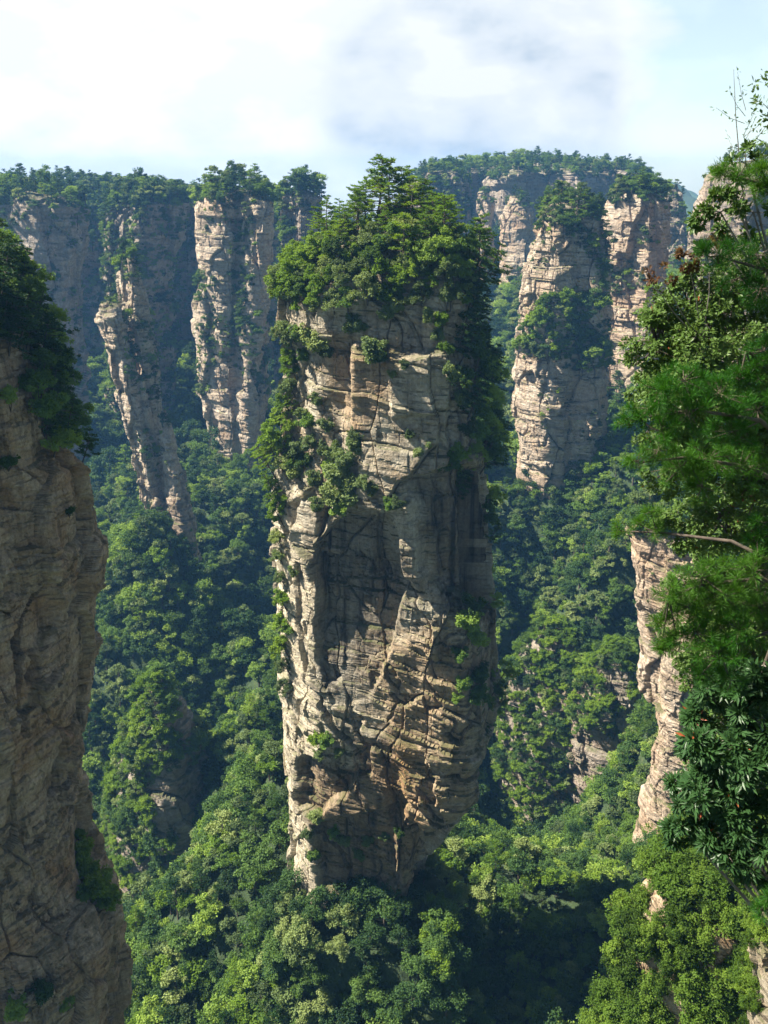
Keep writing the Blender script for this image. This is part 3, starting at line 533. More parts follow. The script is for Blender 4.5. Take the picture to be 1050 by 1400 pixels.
def far_hills():
    for seed, Y, pts in ((71, 1900, [(880, 290), (912, 246), (935, 258), (955, 300)]), (72, 2350, [(915, 320), (938, 262), (962, 275), (985, 300)])):
        pts = [(pts[0][0] - 260, pts[0][1] + 60)] + pts + [(pts[-1][0] + 200, pts[-1][1] + 30)]
        W = np.array([at(a, b, Y) for a, b in pts]); xs = np.linspace(W[0, 0], W[-1, 0], 90); top = np.interp(xs, W[:, 0], W[:, 2])
        v = np.linspace(-1, 1, 41); Xg, V_ = np.meshgrid(xs, v); base = -170.0
        Zg = base + (top[None] - base) * (1 - np.abs(V_) ** 1.4); Yg = Y + V_ * 0.25 * Y * 0.8
        q = np.stack([Xg, Yg, np.zeros_like(Xg)], -1); Zg = Zg + 0.012 * Y * fbm(q / (0.03 * Y), 4, seed) * (1 - np.abs(V_))
        n, k = Xg.shape; i, j = np.meshgrid(np.arange(n - 1), np.arange(k - 1), indexing='ij')
        F = np.stack([i * k + j, i * k + j + 1, (i + 1) * k + j + 1, (i + 1) * k + j], -1).reshape(-1, 4)
        tag(link('distant_hills', make_mesh('distant_hills', np.stack([Xg, Yg, Zg], -1).reshape(-1, 3), F, [M['ground']], smooth=True)), kind='structure')
far_hills()

# ------------------------------------------------------------------ trees: mesh kinds
def clump_leaves(mb, cen, rad, per, leaf, flat=0.75, droop=0.0, m=0, tone=None):
    for k, (c, r) in enumerate(zip(cen, rad)):
        n = int(per * (0.7 + 0.6 * rng.random())); d = rdir(n); d[:, 2] = d[:, 2] * flat + 0.22
        rr = r * (0.55 + 0.5 * rng.random(n) ** 0.6); p = c + d * rr[:, None] * np.array((1, 1, 0.85))
        nrm = d + 0.8 * rdir(n) + np.array((0, 0, 0.7)); ax = rdir(n) + 0.5 * d; ax[:, 2] -= 0.35 + droop
        sz = leaf * (0.7 + 0.7 * rng.random(n)); t = rng.random() if tone is None else tone
        mb.leaves(p, ax, nrm, sz * 1.25, sz * 0.8, 0.12, np.clip(0.55 * t + 0.45 * rng.random(n), 0, 1), m)
def make_broadleaf(H, W, nc, per, leaf, low=0.3, seed=0):
    """trunk and crown of one broadleaf tree: limbs run to leaf clumps spread through an uneven crown"""
    wood, crown = MB(), MB(); bend = rng.normal(size=2) * 0.05 * H
    tz = np.linspace(-0.12, 0.72, 6) * H; tp = np.stack([bend[0] * (tz / H) ** 2, bend[1] * (tz / H) ** 2, tz], 1)
    wood.tube(tp, np.linspace(0.035, 0.012, 6) * H, 6)
    lobes = []
    for k in range(int(4 + 4 * rng.random())):
        a = rng.random() * 6.28; f = rng.random(); ro = W * (0.14 + 0.30 * rng.random()); lobes.append((np.array((math.cos(a) * ro, math.sin(a) * ro, H * (low + 0.08 + 0.52 * f * (1.25 - ro / W)))), W * (0.15 + 0.17 * rng.random())))
    lobes.append((np.array((bend[0], bend[1], H * (0.74 + 0.1 * rng.random()))), W * (0.2 + 0.1 * rng.random())))
    cen, rad = [], []
    for k in range(nc):
        L, lr = lobes[k % len(lobes)]; d = rdir(1)[0]; d[2] = abs(d[2]) * 1.0 - 0.25
        cen.append(L + d * lr * (0.5 + 0.65 * rng.random()) * np.array((1, 1, 0.9))); rad.append(W * (0.05 + 0.10 * rng.random()))
    for L, lr in lobes:
        s = tp[3] if L[2] > H * 0.5 else tp[2]; wood.tube(np.array([s, (s + L) / 2 + np.array((0, 0, -0.03 * H)), L + np.array((0, 0, lr * 0.4))]), np.array((0.014, 0.009, 0.003)) * H, 5)
    clump_leaves(crown, cen, rad, per, leaf); return wood, crown
def make_shrub(H, W, nc, per, leaf):
    """several leaning stems, each with its own loose spray of leaf clumps"""
    wood, crown = MB(), MB(); cen, rad = [], []; ns = max(5, nc // 6)
    for k in range(ns):
        a = rng.random() * 6.28; f = rng.random() ** 0.6; e = np.array((math.cos(a) * W * 0.44 * f, math.sin(a) * W * 0.44 * f, H * (1.0 - 0.45 * f * f) * (0.72 + 0.42 * rng.random())))
        t = np.linspace(0, 1, 4)[:, None]; pts = e * t * np.array((1, 1, 1)) + np.array((0, 0, -0.15 * H)) * (1 - t); pts[1:3, :2] *= 0.75; wood.tube(pts, np.array((0.02, 0.015, 0.01, 0.004)) * H, 4)
        for q in range(max(3, nc // ns)):
            u = 0.42 + 0.6 * rng.random(); cen.append(e * u + rdir(1)[0] * W * 0.10 * np.array((1, 1, 0.8))); rad.append(W * (0.045 + 0.075 * rng.random()) * (1.25 - 0.4 * u))
    clump_leaves(crown, cen, rad, per, leaf); return wood, crown
def make_pine(H, W, levels, tufts, blades, leaf, bare=0.35, oneside=None):
    """a mountain pine: dark upright stem and flat tiers of needles with gaps between them"""
    wood, crown = MB(), MB(); b = rng.normal(size=2) * 0.03 * H
    tz = np.linspace(-0.1, 0.98, 9) * H; tp = np.stack([b[0] * np.sin(tz / H * 3.0), b[1] * np.sin(tz / H * 2.5), tz], 1); wood.tube(tp, np.linspace(0.022, 0.005, 9) * H, 6)
    for k in range(levels):
        f = bare + (0.98 - bare) * (k + 0.95 * rng.random()) / levels; h = f * H; prof = (1 - ((f - bare) / (1 - bare)) ** 2.2) * 0.85 + 0.2; a0 = rng.random() * 6.28
        nb = int(3 + 3 * rng.random())
        for j in range(nb):
            a = a0 + j * 6.28 / nb + rng.normal() * 0.3; Lb = W * 0.5 * prof * (0.55 + 0.55 * rng.random())
            if oneside is not None: Lb *= 0.65 + 0.6 * max(0, math.cos(a - oneside))
            if rng.random() < 0.2: continue
            o = np.array([np.interp(h + 0.03 * H * rng.normal(), tz, tp[:, i]) for i in range(3)]); dr = np.array((math.cos(a), math.sin(a), -0.05 + 0.45 * rng.random()))
            t = np.linspace(0, 1, 4)[:, None]; pts = o + dr * Lb * t + np.array((0, 0, 1.0)) * (-0.10 * Lb) * t * (1 - t) * 3
            wood.tube(pts, np.linspace(0.007, 0.002, 4) * H, 4)
            nt = max(2, int(tufts * Lb / (W * 0.5)) + 1)
            for q in range(nt):
                s = 0.3 + 0.72 * (q + rng.random()) / nt; c = o + dr * Lb * s + np.array((-dr[1], dr[0], 0)) * rng.normal() * 0.15 * Lb + np.array((0, 0, 0.03 * Lb))
                n = blades; an = rng.random(n) * 6.28; ax = np.stack([np.cos(an), np.sin(an), 0.05 + 0.95 * rng.random(n)], 1); st = c + rdir(n) * leaf * 0.4 * np.array((1, 1, 0.3))
                crown.leaves(st, ax, rdir(n) * 1.0 + np.array((0, 0, 0.8)), leaf * (0.7 + 0.6 * rng.random(n)), leaf * 0.24, 0.1, np.clip(0.5 * rng.random() + 0.5 * rng.random(n), 0, 1))
    return wood, crown
class Kind: pass
KINDS = {}
def kind(key, wc, leaf, bark='bark'):
    k = Kind(); k.wood = wc[0].mesh('trunk', [M[bark]], True); k.crown = wc[1].mesh('crown', [M[leaf]]); KINDS.setdefault(key, []).append(k)
for q in range(5): kind('pine', make_pine(10, 6.5 + q * 0.4, 8 + q % 3, 4, 26, 0.55, 0.3 + 0.06 * (q % 3)), 'needle')
for q in range(2): kind('lone_pine', make_pine(10, 6.0, 8, 4, 30, 0.55, 0.28), 'needle')
for q in range(3): kind('dark_pine', make_pine(10, 8.5, 9, 5, 26, 0.6, 0.2, 0.0), 'needle_dark')
for q in range(5): kind('broadleaf', make_broadleaf(8, 6.6, 60, 70, 0.30, 0.22), 'leaf')
for q in range(3): kind('shade_broadleaf', make_broadleaf(8, 6.4, 60, 80, 0.27, 0.18), 'leaf_deep')
for q in range(4): kind('grey_broadleaf', make_broadleaf(7, 6.4, 60, 70, 0.28, 0.18), 'leaf_grey')
for q in range(3): kind('lush_broadleaf', make_broadleaf(7, 5.6, 50, 65, 0.30, 0.18), 'leaf_lush')
for q in range(4): kind('shrub', make_shrub(2.6, 3.6, 60, 42, 0.20), 'leaf_grey')
for q in range(3): kind('lush_shrub', make_shrub(2.6, 3.6, 60, 42, 0.20), 'leaf_lush')
for q in range(3): kind('dark_shrub', make_shrub(2.6, 3.6, 60, 42, 0.20), 'leaf')
NAME = {'pine': ('pine_tree', 'tree'), 'lone_pine': ('pine_tree', 'tree'), 'dark_pine': ('pine_tree', 'tree'), 'broadleaf': ('broadleaf_tree', 'tree'), 'grey_broadleaf': ('broadleaf_tree', 'tree'),
        'lush_broadleaf': ('broadleaf_tree', 'tree'), 'shade_broadleaf': ('broadleaf_tree', 'tree'), 'shrub': ('shrub', 'shrub'), 'lush_shrub': ('shrub', 'shrub'), 'dark_shrub': ('shrub', 'shrub')}
def plant(key, p, scale, label, group=None, lean=None, v=None):
    ks = KINDS[key]; k = ks[v % len(ks)] if v is not None else ks[int(rng.random() * len(ks))]; nm, cat = NAME[key]
    r = bpy.data.objects.new(nm, None); COL.objects.link(r); r.location = p; r.empty_display_size = 0.5
    if np.isscalar(scale): scale = (scale * (0.9 + 0.2 * rng.random()),) * 2 + (scale,)
    r.scale = scale; rz = rng.random() * 6.28
    if lean is not None:
        ax = Vector((-lean[1], lean[0], 0)); am = ax.length
        q = (Vector((0, 0, 1)).rotation_difference(Vector((lean[0], lean[1], 1)).normalized())).to_matrix() @ __import__('mathutils').Matrix.Rotation(rz, 3, 'Z'); r.rotation_euler = q.to_euler()
    else: r.rotation_euler = (0, 0, rz)
    tag(r, label, cat, group)
    a = link('stem' if cat == 'shrub' else 'trunk', k.wood, r); b = link('foliage' if cat == 'shrub' else 'crown', k.crown, r); return r
def spot(c, px, py, rad=6):              # the rock's surface seen at that place of the photograph
    d = np.hypot(c.px - px, c.py - py) + (~front(c)) * 500; m = d < max(rad, d.min() + 1)
    dist = np.where(m, np.linalg.norm(c.P, axis=2), 1e9); k = np.unravel_index(np.argmin(dist), dist.shape); return c.P[k], c.N0[k]

# trees and shrubs of the tallest pillar, one by one
fM = front(MAIN); nzM = MAIN.N0[..., 2]
SUMMIT_PINES = [(436, 330, 6.5), (449, 334, 8), (470, 332, 8.2), (478, 318, 8.5), (497, 300, 8), (512, 300, 10), (530, 298, 10), (546, 296, 9.5), (562, 298, 9), (580, 300, 8.5), (598, 306, 8), (612, 312, 8), (626, 330, 8), (520, 310, 9.5), (488, 306, 7), (556, 310, 9),
                (590, 318, 8), (608, 336, 8), (575, 345, 8), (600, 352, 7), (462, 322, 7.5)]
for px, py, h in SUMMIT_PINES:
    p, n = spot(MAIN, px, py); plant('pine', p, h / 10 * (0.85 + 0.3 * rng.random()), 'slender pine standing on the very top of the tallest pillar against the sky' if py < 312 else 'slender pine with flat bright tiers on the upper summit of the tallest pillar', 'summit pines', rng.normal(size=2) * 0.07)
p, n = spot(MAIN, 548, 368); plant('lone_pine', p, 1.0, 'large pine with a bare dark trunk in the front middle of the pillar summit', v=0)
p, n = spot(MAIN, 648, 384); plant('lone_pine', p + np.array((1.5, 0, 0)), 1.12, 'lone tiered pine standing apart on the right shoulder of the pillar summit', v=1)
for p, n in pick(MAIN, 44, (nzM > 0.3) & (MAIN.py < 395) & ((MAIN.px < 622) | (MAIN.py > 375)), sep=2.6):
    plant(('lush_broadleaf', 'lush_broadleaf', 'grey_broadleaf', 'pine')[int(rng.random() * 4)], p, 0.42 + 0.3 * rng.random(), 'green tree in the crowded middle of the tallest pillar summit', 'summit trees')
for p, n in pick(MAIN, 54, fM & (MAIN.py > 350) & (MAIN.py < 427) & (MAIN.px < 640), sep=2.3):
    plant(('grey_broadleaf', 'lush_broadleaf', 'broadleaf', 'lush_broadleaf')[int(rng.random() * 4)], p, 0.48 + 0.3 * rng.random(), 'rounded tree along the front rim of the tallest pillar summit', 'rim trees', n[:2] * 0.25)
for px, py, h in [(392, 420, 6.5), (402, 392, 7), (420, 372, 6), (432, 356, 6), (398, 412, 5)]:
    p, n = spot(MAIN, px, py); plant('lush_broadleaf', p, h / 8, 'bright yellow green tree on the left shoulder of the pillar summit', 'left shoulder trees', (-0.2, -0.1))
for p, n in pick(MAIN, 80, (MAIN.px > 615) & (MAIN.py > 385) & (MAIN.py < 700) & (MAIN.N0[..., 0] > 0.25) & (MAIN.N0[..., 1] < 0.6), sep=2.2):
    pine = rng.random() < 0.4
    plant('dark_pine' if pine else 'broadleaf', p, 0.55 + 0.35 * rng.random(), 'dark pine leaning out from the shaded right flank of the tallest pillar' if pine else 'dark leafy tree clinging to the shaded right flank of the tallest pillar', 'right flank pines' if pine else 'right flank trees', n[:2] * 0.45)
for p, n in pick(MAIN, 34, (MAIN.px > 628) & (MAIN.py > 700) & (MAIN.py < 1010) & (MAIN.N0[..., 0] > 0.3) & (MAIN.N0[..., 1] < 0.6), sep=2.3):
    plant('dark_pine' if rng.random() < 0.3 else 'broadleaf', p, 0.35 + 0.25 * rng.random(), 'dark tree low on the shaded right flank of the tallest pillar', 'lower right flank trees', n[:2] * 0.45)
for px, py, h in [(384, 560, 4.5), (378, 585, 5), (372, 610, 6), (368, 632, 6), (366, 655, 6), (374, 640, 5), (382, 618, 4.5), (370, 690, 5), (374, 720, 5), (372, 745, 4), (378, 835, 5), (380, 868, 5), (382, 900, 5.5), (384, 925, 4.5), (390, 540, 4), (386, 520, 4.5), (388, 500, 4.5), (384, 470, 5), (396, 560, 3.5), (392, 600, 4), (384, 650, 4.5), (372, 770, 3.5), (376, 800, 3.5), (374, 700, 4.5), (380, 950, 4), (366, 676, 4.5), (394, 640, 4)]:
    p, n = spot(MAIN, px + 8, py); plant(('lush_broadleaf', 'lush_broadleaf', 'grey_broadleaf', 'pine')[int(rng.random() * 4)], p, h / 7, 'bright sunlit tree growing out of the left edge of the tallest pillar', 'left edge trees', (-0.5, 0.0))
LEDGE = [(398, 470, 1.2), (412, 570, 0.9), (425, 615, 1.1), (412, 640, 1.2), (425, 660, 1.1), (448, 650, 1.3), (456, 630, 1.2), (480, 690, 1.1), (462, 705, 1.2), (470, 665, 1.3), (520, 440, 0.9), (545, 425, 1.0), (580, 440, 0.9), (596, 470, 0.8), (622, 520, 1.0), (628, 560, 1.1), (632, 600, 1.0), (555, 600, 0.6), (590, 618, 0.6), (505, 680, 0.9), (440, 1040, 0.8), (425, 1150, 1.0), (520, 1150, 0.8), (430, 1180, 1.0), (505, 488, 1.5), (512, 494, 1.2), (478, 455, 1.2), (488, 460, 1.0), (420, 478, 1.5), (432, 484, 1.3), (408, 470, 1.4), (415, 495, 1.0), (445, 492, 0.9), (430, 560, 1.0), (418, 590, 1.2), (405, 625, 1.3), (440, 625, 1.0), (470, 640, 1.5), (482, 620, 1.2), (460, 660, 1.6), (472, 685, 1.5),
         (450, 690, 1.4), (435, 705, 1.1), (490, 665, 1.0), (484, 600, 1.0), (440, 590, 0.9), (400, 655, 1.2), (545, 690, 0.9), (530, 700, 0.8), (620, 640, 1.0), (628, 632, 1.1), (572, 618, 0.7), (610, 512, 0.8), (614, 480, 0.8), (606, 450, 0.9), (548, 505, 0.6), (535, 520, 0.6), (430, 1018, 1.1), (445, 1022, 1.0), (460, 1030, 0.8),
         (440, 1130, 1.3), (455, 1145, 1.0), (470, 1160, 1.1), (500, 1160, 0.9), (488, 1175, 1.0), (540, 1140, 0.8), (398, 790, 0.8), (395, 870, 0.7), (640, 860, 1.5), (650, 880, 1.4), (632, 905, 1.2), (636, 950, 1.2), (625, 965, 0.9), (655, 930, 1.5), (655, 960, 1.4), (650, 840, 1.4)]
for px, py, s_ in LEDGE:
    p, n = spot(MAIN, px, py); k = 'dark_shrub' if px > 600 and py > 700 else ('lush_shrub' if (px, py) in ((620, 640), (628, 632), (430, 1018), (614, 480), (606, 450)) else ('shrub', 'dark_shrub')[int(rng.random() < 0.3)])
    zone = 'upper left part of the tallest pillar face' if px < 500 and py < 560 else 'middle left part of the tallest pillar face' if px < 500 and py < 900 else 'foot of the tallest pillar face' if py > 1000 else 'right edge of the tallest pillar face' if px > 600 else 'centre of the tallest pillar face'
    plant(k, p - n * 0.2, s_ * 1.08, 'small shrub rooted on a ledge in the ' + zone, 'shrubs on the ' + zone, n[:2] * 0.5)
for p, n in pick(MAIN, 30, fM & (MAIN.py > 290) & (MAIN.py < 425) & (MAIN.px < 645), sep=2.0):
    plant(('shrub', 'lush_shrub')[int(rng.random() * 2)], p - n * 0.2, 0.8 + 0.6 * rng.random(), 'low bush filling a gap between the trees of the tallest pillar summit', 'summit bushes', n[:2] * 0.3)
# trees round the foot of the tallest pillar
for p, n in pick(PEDEST, 78, (PEDEST.py < 1410) & (PEDEST.px > 350) & (PEDEST.px < 660) & front(PEDEST), sep=2.4):
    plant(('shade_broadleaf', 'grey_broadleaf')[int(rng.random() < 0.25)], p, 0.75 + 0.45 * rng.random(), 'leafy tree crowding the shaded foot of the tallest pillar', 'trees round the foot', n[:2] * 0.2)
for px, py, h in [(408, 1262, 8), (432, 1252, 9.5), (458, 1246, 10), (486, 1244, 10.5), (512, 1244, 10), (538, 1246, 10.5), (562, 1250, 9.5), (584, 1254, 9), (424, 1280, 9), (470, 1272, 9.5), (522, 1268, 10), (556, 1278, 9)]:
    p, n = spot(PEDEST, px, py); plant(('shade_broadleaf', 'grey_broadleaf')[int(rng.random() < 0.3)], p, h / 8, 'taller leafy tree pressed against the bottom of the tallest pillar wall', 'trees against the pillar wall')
for px, py, h in [(598, 1262, 9), (610, 1290, 8), (588, 1290, 7), (604, 1330, 7)]:
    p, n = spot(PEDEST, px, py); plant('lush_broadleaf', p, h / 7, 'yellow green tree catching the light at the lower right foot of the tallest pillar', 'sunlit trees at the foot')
# trees on the near left cliff
for p, n in pick(LEFT, 60, (LEFT.py < 640) & (LEFT.px > -60) & (LEFT.px < 125) & ((LEFT.N0[..., 2] > 0.15) | (LEFT.N0[..., 0] > 0.35)) & (LEFT.N0[..., 1] < 0.7) & ((LEFT.py < 500) | (LEFT.px > 45)), sep=1.5):
    pine = rng.random() < 0.6; _, py_ = project(p)
    plant('dark_pine' if pine else 'broadleaf', p, 0.40 + 0.34 * rng.random(), ('dark pine' if pine else 'dark broadleaf tree') + (' on the rim of the brown cliff at the left edge' if py_ < 470 else ' overhanging the right corner of the brown cliff at the left edge'), 'near left cliff trees ' + ('pines ' if pine else '') + ('rim' if py_ < 470 else 'corner'), (0.35, -0.1))
for px, py, s_ in [(15, 640, 0.7), (20, 560, 0.9), (60, 1375, 1.2), (30, 1385, 1.3), (95, 1380, 0.9), (122, 1195, 1.3), (134, 1212, 1.5), (146, 1228, 1.4), (118, 1170, 1.1), (158, 1240, 1.2), (112, 1150, 0.9), (128, 1228, 1.2), (100, 705, 0.5)]:
    p, n = spot(LEFT, px, py); plant('lush_shrub' if 110 < px < 160 and py > 1000 else 'dark_shrub', p, s_, 'small shrub on ' + ('the bulge low on the right side' if px > 110 and 1100 < py < 1300 else 'the dark bottom corner' if py > 1300 else 'a bare upper ledge') + ' of the near left cliff', 'near left cliff shrubs')

# ------------------------------------------------------------------ the forest beyond: one mass of trees over slopes and far rocks
FP, FS, FV = [], [], []
KB, KP, KS = 7, 3, 2
def forest_kinds():
    col = bpy.data.collections.new('forest_kinds'); src = []
    for q in range(KB): src.append((make_broadleaf((9, 7, 11, 8, 10, 8, 12)[q], (8.2, 9.0, 7.4, 7.0, 9.6, 7.0, 8.0)[q], 46, 62, 0.42, 0.2), ('leaf', 'leaf_deep', 'leaf_grey', 'leaf_grey', 'leaf', 'leaf_lush', 'leaf_deep')[q]))
    for q in range(KP): src.append((make_pine(11, 6, 8, 4, 14, 0.8, 0.25), ('needle', 'needle_dark', 'needle_dark')[q]))
    for q in range(KS): src.append((make_shrub(3, 4.4, 40, 24, 0.42), ('leaf', 'leaf_grey')[q]))
    for q, ((w, c), lf) in enumerate(src):
        mb = MB(); mb.v, mb.f, mb.r, mb.m, mb.n = w.v, w.f, w.r, w.m, w.n
        for V, F, r_ in zip(c.v, c.f, c.r): mb.v.append(V); mb.f.append(F + w.n); mb.r.append(r_); mb.m.append(np.ones(len(F), int))
        col.objects.link(bpy.data.objects.new('forest_kind_%02d' % q, mb.mesh('forest_kind', [M['bark'], M[lf]])))
    return col
def sow(P, s0, s1, pine=0.2, shrub=0.0, lush=0.0):
    for p in P:
        FP.append(p); FS.append(s0 + (s1 - s0) * rng.random()); t = rng.random()
        if rng.random() < lush: FV.append(5); continue
        FV.append(KB + int(rng.random() * KP) if t < pine else KB + KP + int(rng.random() * KS) if t < pine + shrub else int(rng.random() * KB))
def sow_ground():
    for y0, y1, d in ((105, 260, 4.3), (260, 480, 5.2), (480, 760, 8.0), (760, 1100, 13.0)):
        xs = np.arange(-0.72 * y1 - 60, 0.72 * y1 + 60, d); ys = np.arange(y0, y1, d); X, Y = np.meshgrid(xs, ys); X = X + rng.uniform(-0.45, 0.45, X.shape) * d; Y = Y + rng.uniform(-0.45, 0.45, X.shape) * d
        Z = ground_z(X, Y); st = np.hypot(ground_z(X + 2, Y) - Z, ground_z(X, Y + 2) - Z) / 2
        for q in range(2):
            m = (st > 0.9 + 0.9 * q).ravel(); X2 = X.ravel()[m] + rng.uniform(-0.5, 0.5, m.sum()) * d; Y2 = Y.ravel()[m] + rng.uniform(-0.5, 0.5, m.sum()) * d; X = np.r_[X.ravel(), X2]; Y = np.r_[Y.ravel(), Y2]; st = np.r_[st.ravel(), np.zeros(len(X2))]
        Z = ground_z(X, Y); P = np.stack([X, Y, Z], -1).reshape(-1, 3); px, py = project(P); P = P[(px > -260) & (px < 1310) & (py < 1560) & (py > 150)]
        sow(P, 0.52 * d / 5, 1.25 * d / 5, 0.18)
sow_ground()
def sow_rock(c, n, s0, s1, mask, sep, pine=0.25, shrub=0.25, lush=0.0):
    sow([p - nn * 0.3 for p, nn in pick(c, n, mask, sep=sep)], s0, s1, pine, shrub, lush)
def top(c, t=0.35): return (c.N0[..., 2] > t) & (c.N0[..., 1] < 0.85)
def patchy(c, size, thr, seed): return fbm(c.P / size, 3, seed) > thr
def poly(c, pts, j=10): return inpoly(c.px + j * fbm(c.P / 9, 3, 8), c.py + j * fbm(c.P / 9 + 30, 3, 9), pts) & front(c)
sow_rock(WALL, 900, 0.7, 1.1, top(WALL) | (WALL.py < 268), 5.5, 0.45, 0.0)
wf = front(WALL) & (WALL.py > 255)
bare = wf & False
for c_, n_, b_ in ((RIB, 700, [(160, 280), (178, 285), (176, 350), (165, 350)]), (RIB2, 420, [(398, 290), (436, 285), (430, 345), (400, 345)])):
    sow_rock(c_, 160, 0.7, 1.35, top(c_), 4.5, 0.4, 0.0); sow_rock(c_, n_ * 2, 0.6, 1.05, front(c_) & (patchy(c_, 26, -0.26, 21) | (c_.N0[..., 0] > 0.1)) & ~poly(c_, b_), 3.4, 0.2, 0.2)
sow_rock(WALL, 6000, 0.6, 1.2, wf & ~bare & (patchy(WALL, 45, -0.45, 3)), 4.0, 0.25, 0.2)
sow_rock(BUTT, 200, 0.65, 1.3, top(BUTT) | (BUTT.py < 288), 5.0, 0.4, 0.1); sow_rock(BUTT, 260, 0.45, 0.85, front(BUTT) & (patchy(BUTT, 22, 0.18, 4) | (BUTT.N0[..., 0] > 0.25)), 3.6)
sow_rock(BIG, 130, 0.7, 1.3, top(BIG), 4.0, 0.4, 0.1)
for pts, n in (([(290, 265), (330, 275), (320, 320), (275, 310)], 40), ([(262, 380), (300, 385), (300, 420), (262, 415)], 22), ([(275, 440), (340, 430), (350, 520), (300, 500), (270, 480)], 60), ([(320, 300), (345, 300), (345, 430), (318, 420)], 28), ([(345, 440), (372, 430), (370, 560), (350, 560)], 26), ([(240, 480), (290, 500), (285, 545), (250, 540)], 20)):
    sow_rock(BIG, n * 2, 0.5, 0.85, poly(BIG, pts), 3.2, 0.15, 0.4)
sow_rock(SPIRE_B, 50, 0.6, 0.95, top(SPIRE_B) | poly(SPIRE_B, [(150, 345), (205, 345), (205, 395), (155, 385)]), 2.8, 0.3, 0.3)
sow_rock(SPIRE_B, 90, 0.4, 0.75, poly(SPIRE_B, [(190, 440), (220, 440), (224, 560), (204, 560), (200, 500)]), 2.6, 0.2, 0.4)
sow_rock(SPIRE_B, 30, 0.3, 0.5, front(SPIRE_B) & patchy(SPIRE_B, 12, 0.2, 6) & (SPIRE_B.px > 205), 2.8, 0.2, 0.4)
sow_rock(SPIRE_A, 16, 0.3, 0.5, top(SPIRE_A), 2.6, 0.3, 0.5); sow_rock(SPIRE_A, 100, 0.45, 0.75, poly(SPIRE_A, [(165, 440), (205, 450), (210, 540), (180, 540), (168, 480)]) | poly(SPIRE_A, [(190, 590), (215, 600), (220, 660), (195, 640)]), 2.6, 0.1, 0.4)
sow_rock(SPIRE_A, 60, 0.4, 0.7, front(SPIRE_A) & (SPIRE_A.py > 690), 3.0); sow_rock(SPIRE_B, 60, 0.4, 0.7, front(SPIRE_B) & (SPIRE_B.py > 700), 3.0)
sow_rock(RIDGE, 50, 0.35, 0.6, (front(RIDGE) & patchy(RIDGE, 10, 0.02, 7)) | top(RIDGE), 3.0)
sow_rock(STACK, 800, 0.5, 0.85, (STACK.N0[..., 1] < 0.6) & ((STACK.px < 240) | (STACK.N0[..., 2] > 0.5) | patchy(STACK, 14, -0.05, 8)) & ~poly(STACK, [(205, 1070), (290, 1030), (290, 1130), (215, 1150)]), 2.3, 0.2, 0.1, 0.45)
sow_rock(PIL_A, 260, 0.6, 1.0, top(PIL_A) | poly(PIL_A, [(735, 275), (830, 270), (832, 395), (800, 350), (770, 330), (735, 318)]), 3.2, 0.3, 0.2)
sow_rock(PIL_A, 300, 0.75, 1.15, poly(PIL_A, [(740, 420), (826, 405), (832, 512), (790, 520), (760, 500), (735, 505), (708, 480), (722, 450)]), 3.0, 0.15, 0.2, 0.3)
sow_rock(PIL_A, 40, 0.3, 0.5, poly(PIL_A, [(728, 540), (750, 545), (750, 590), (735, 585)]) | poly(PIL_A, [(780, 570), (826, 560), (822, 640), (760, 640)]), 3.0, 0.15, 0.4)
sow_rock(PIL_A, 40, 0.25, 0.4, front(PIL_A) & patchy(PIL_A, 12, 0.3, 9), 3.5, 0.1, 0.6)
sow_rock(PIL_B, 150, 0.7, 1.1, top(PIL_B) | poly(PIL_B, [(830, 255), (916, 255), (916, 290), (880, 280), (832, 290)]), 3.6, 0.35, 0.1)
sow_rock(PIL_B, 80, 0.6, 0.9, poly(PIL_B, [(828, 372), (880, 368), (890, 410), (830, 405)]) | poly(PIL_B, [(880, 320), (905, 325), (900, 345), (875, 340)]), 3.4, 0.1, 0.3)
sow_rock(MESA, 700, 0.9, 1.4, top(MESA) | (MESA.py < 252), 8.0, 0.4, 0.0); sow_rock(MESA, 500, 0.8, 1.3, front(MESA) & patchy(MESA, 70, -0.1, 10), 8.0)
sow_rock(BLUFF, 220, 0.7, 1.1, (BLUFF.N0[..., 1] < 0.6) & ((BLUFF.py < 280) | patchy(BLUFF, 30, 0.0, 11)), 5.0, 0.4, 0.0)
for c in (CRAG, CRAG2, KNOB): sow_rock(c, 60, 0.5, 0.8, top(c, 0.3) | (front(c) & patchy(c, 25, 0.15 if c is not KNOB else -0.4, 12)), 4.5)
sow_rock(RIGHTC, 120, 0.5, 0.8, top(RIGHTC), 4.0, 0.3, 0.2); sow_rock(RIGHTC, 90, 0.35, 0.6, front(RIGHTC) & patchy(RIGHTC, 18, 0.12, 13), 3.5)
sow_rock(SHELF, 260, 0.6, 1.0, top(SHELF, 0.2) | (SHELF.py < 735), 2.4); sow_rock(SHELF, 40, 0.3, 0.5, front(SHELF) & patchy(SHELF, 10, 0.18, 14) & (SHELF.px > 880), 2.6, 0.1, 0.5)
sow_rock(STRIP, 60, 0.4, 0.7, top(STRIP) | (front(STRIP) & (STRIP.px > 950)), 2.4, 0.1, 0.3)
sow_rock(HUMP_A, 1000, 0.5, 0.85, (HUMP_A.N0[..., 1] < 0.6) & ((HUMP_A.px < 790) | top(HUMP_A, 0.3) | patchy(HUMP_A, 13, 0.0, 15)), 2.6, 0.2, 0.2, 0.4)
sow_rock(HUMP_B, 600, 0.5, 0.8, (HUMP_B.N0[..., 1] < 0.6) & (top(HUMP_B, 0.3) | ((HUMP_B.py < 1010) & (HUMP_B.px < 845))) & ~poly(HUMP_B, [(825, 925), (855, 925), (855, 965), (828, 960)]) & ~poly(HUMP_B, [(768, 985), (786, 985), (788, 1100), (770, 1100)]), 2.3, 0.2, 0.2, 0.4)
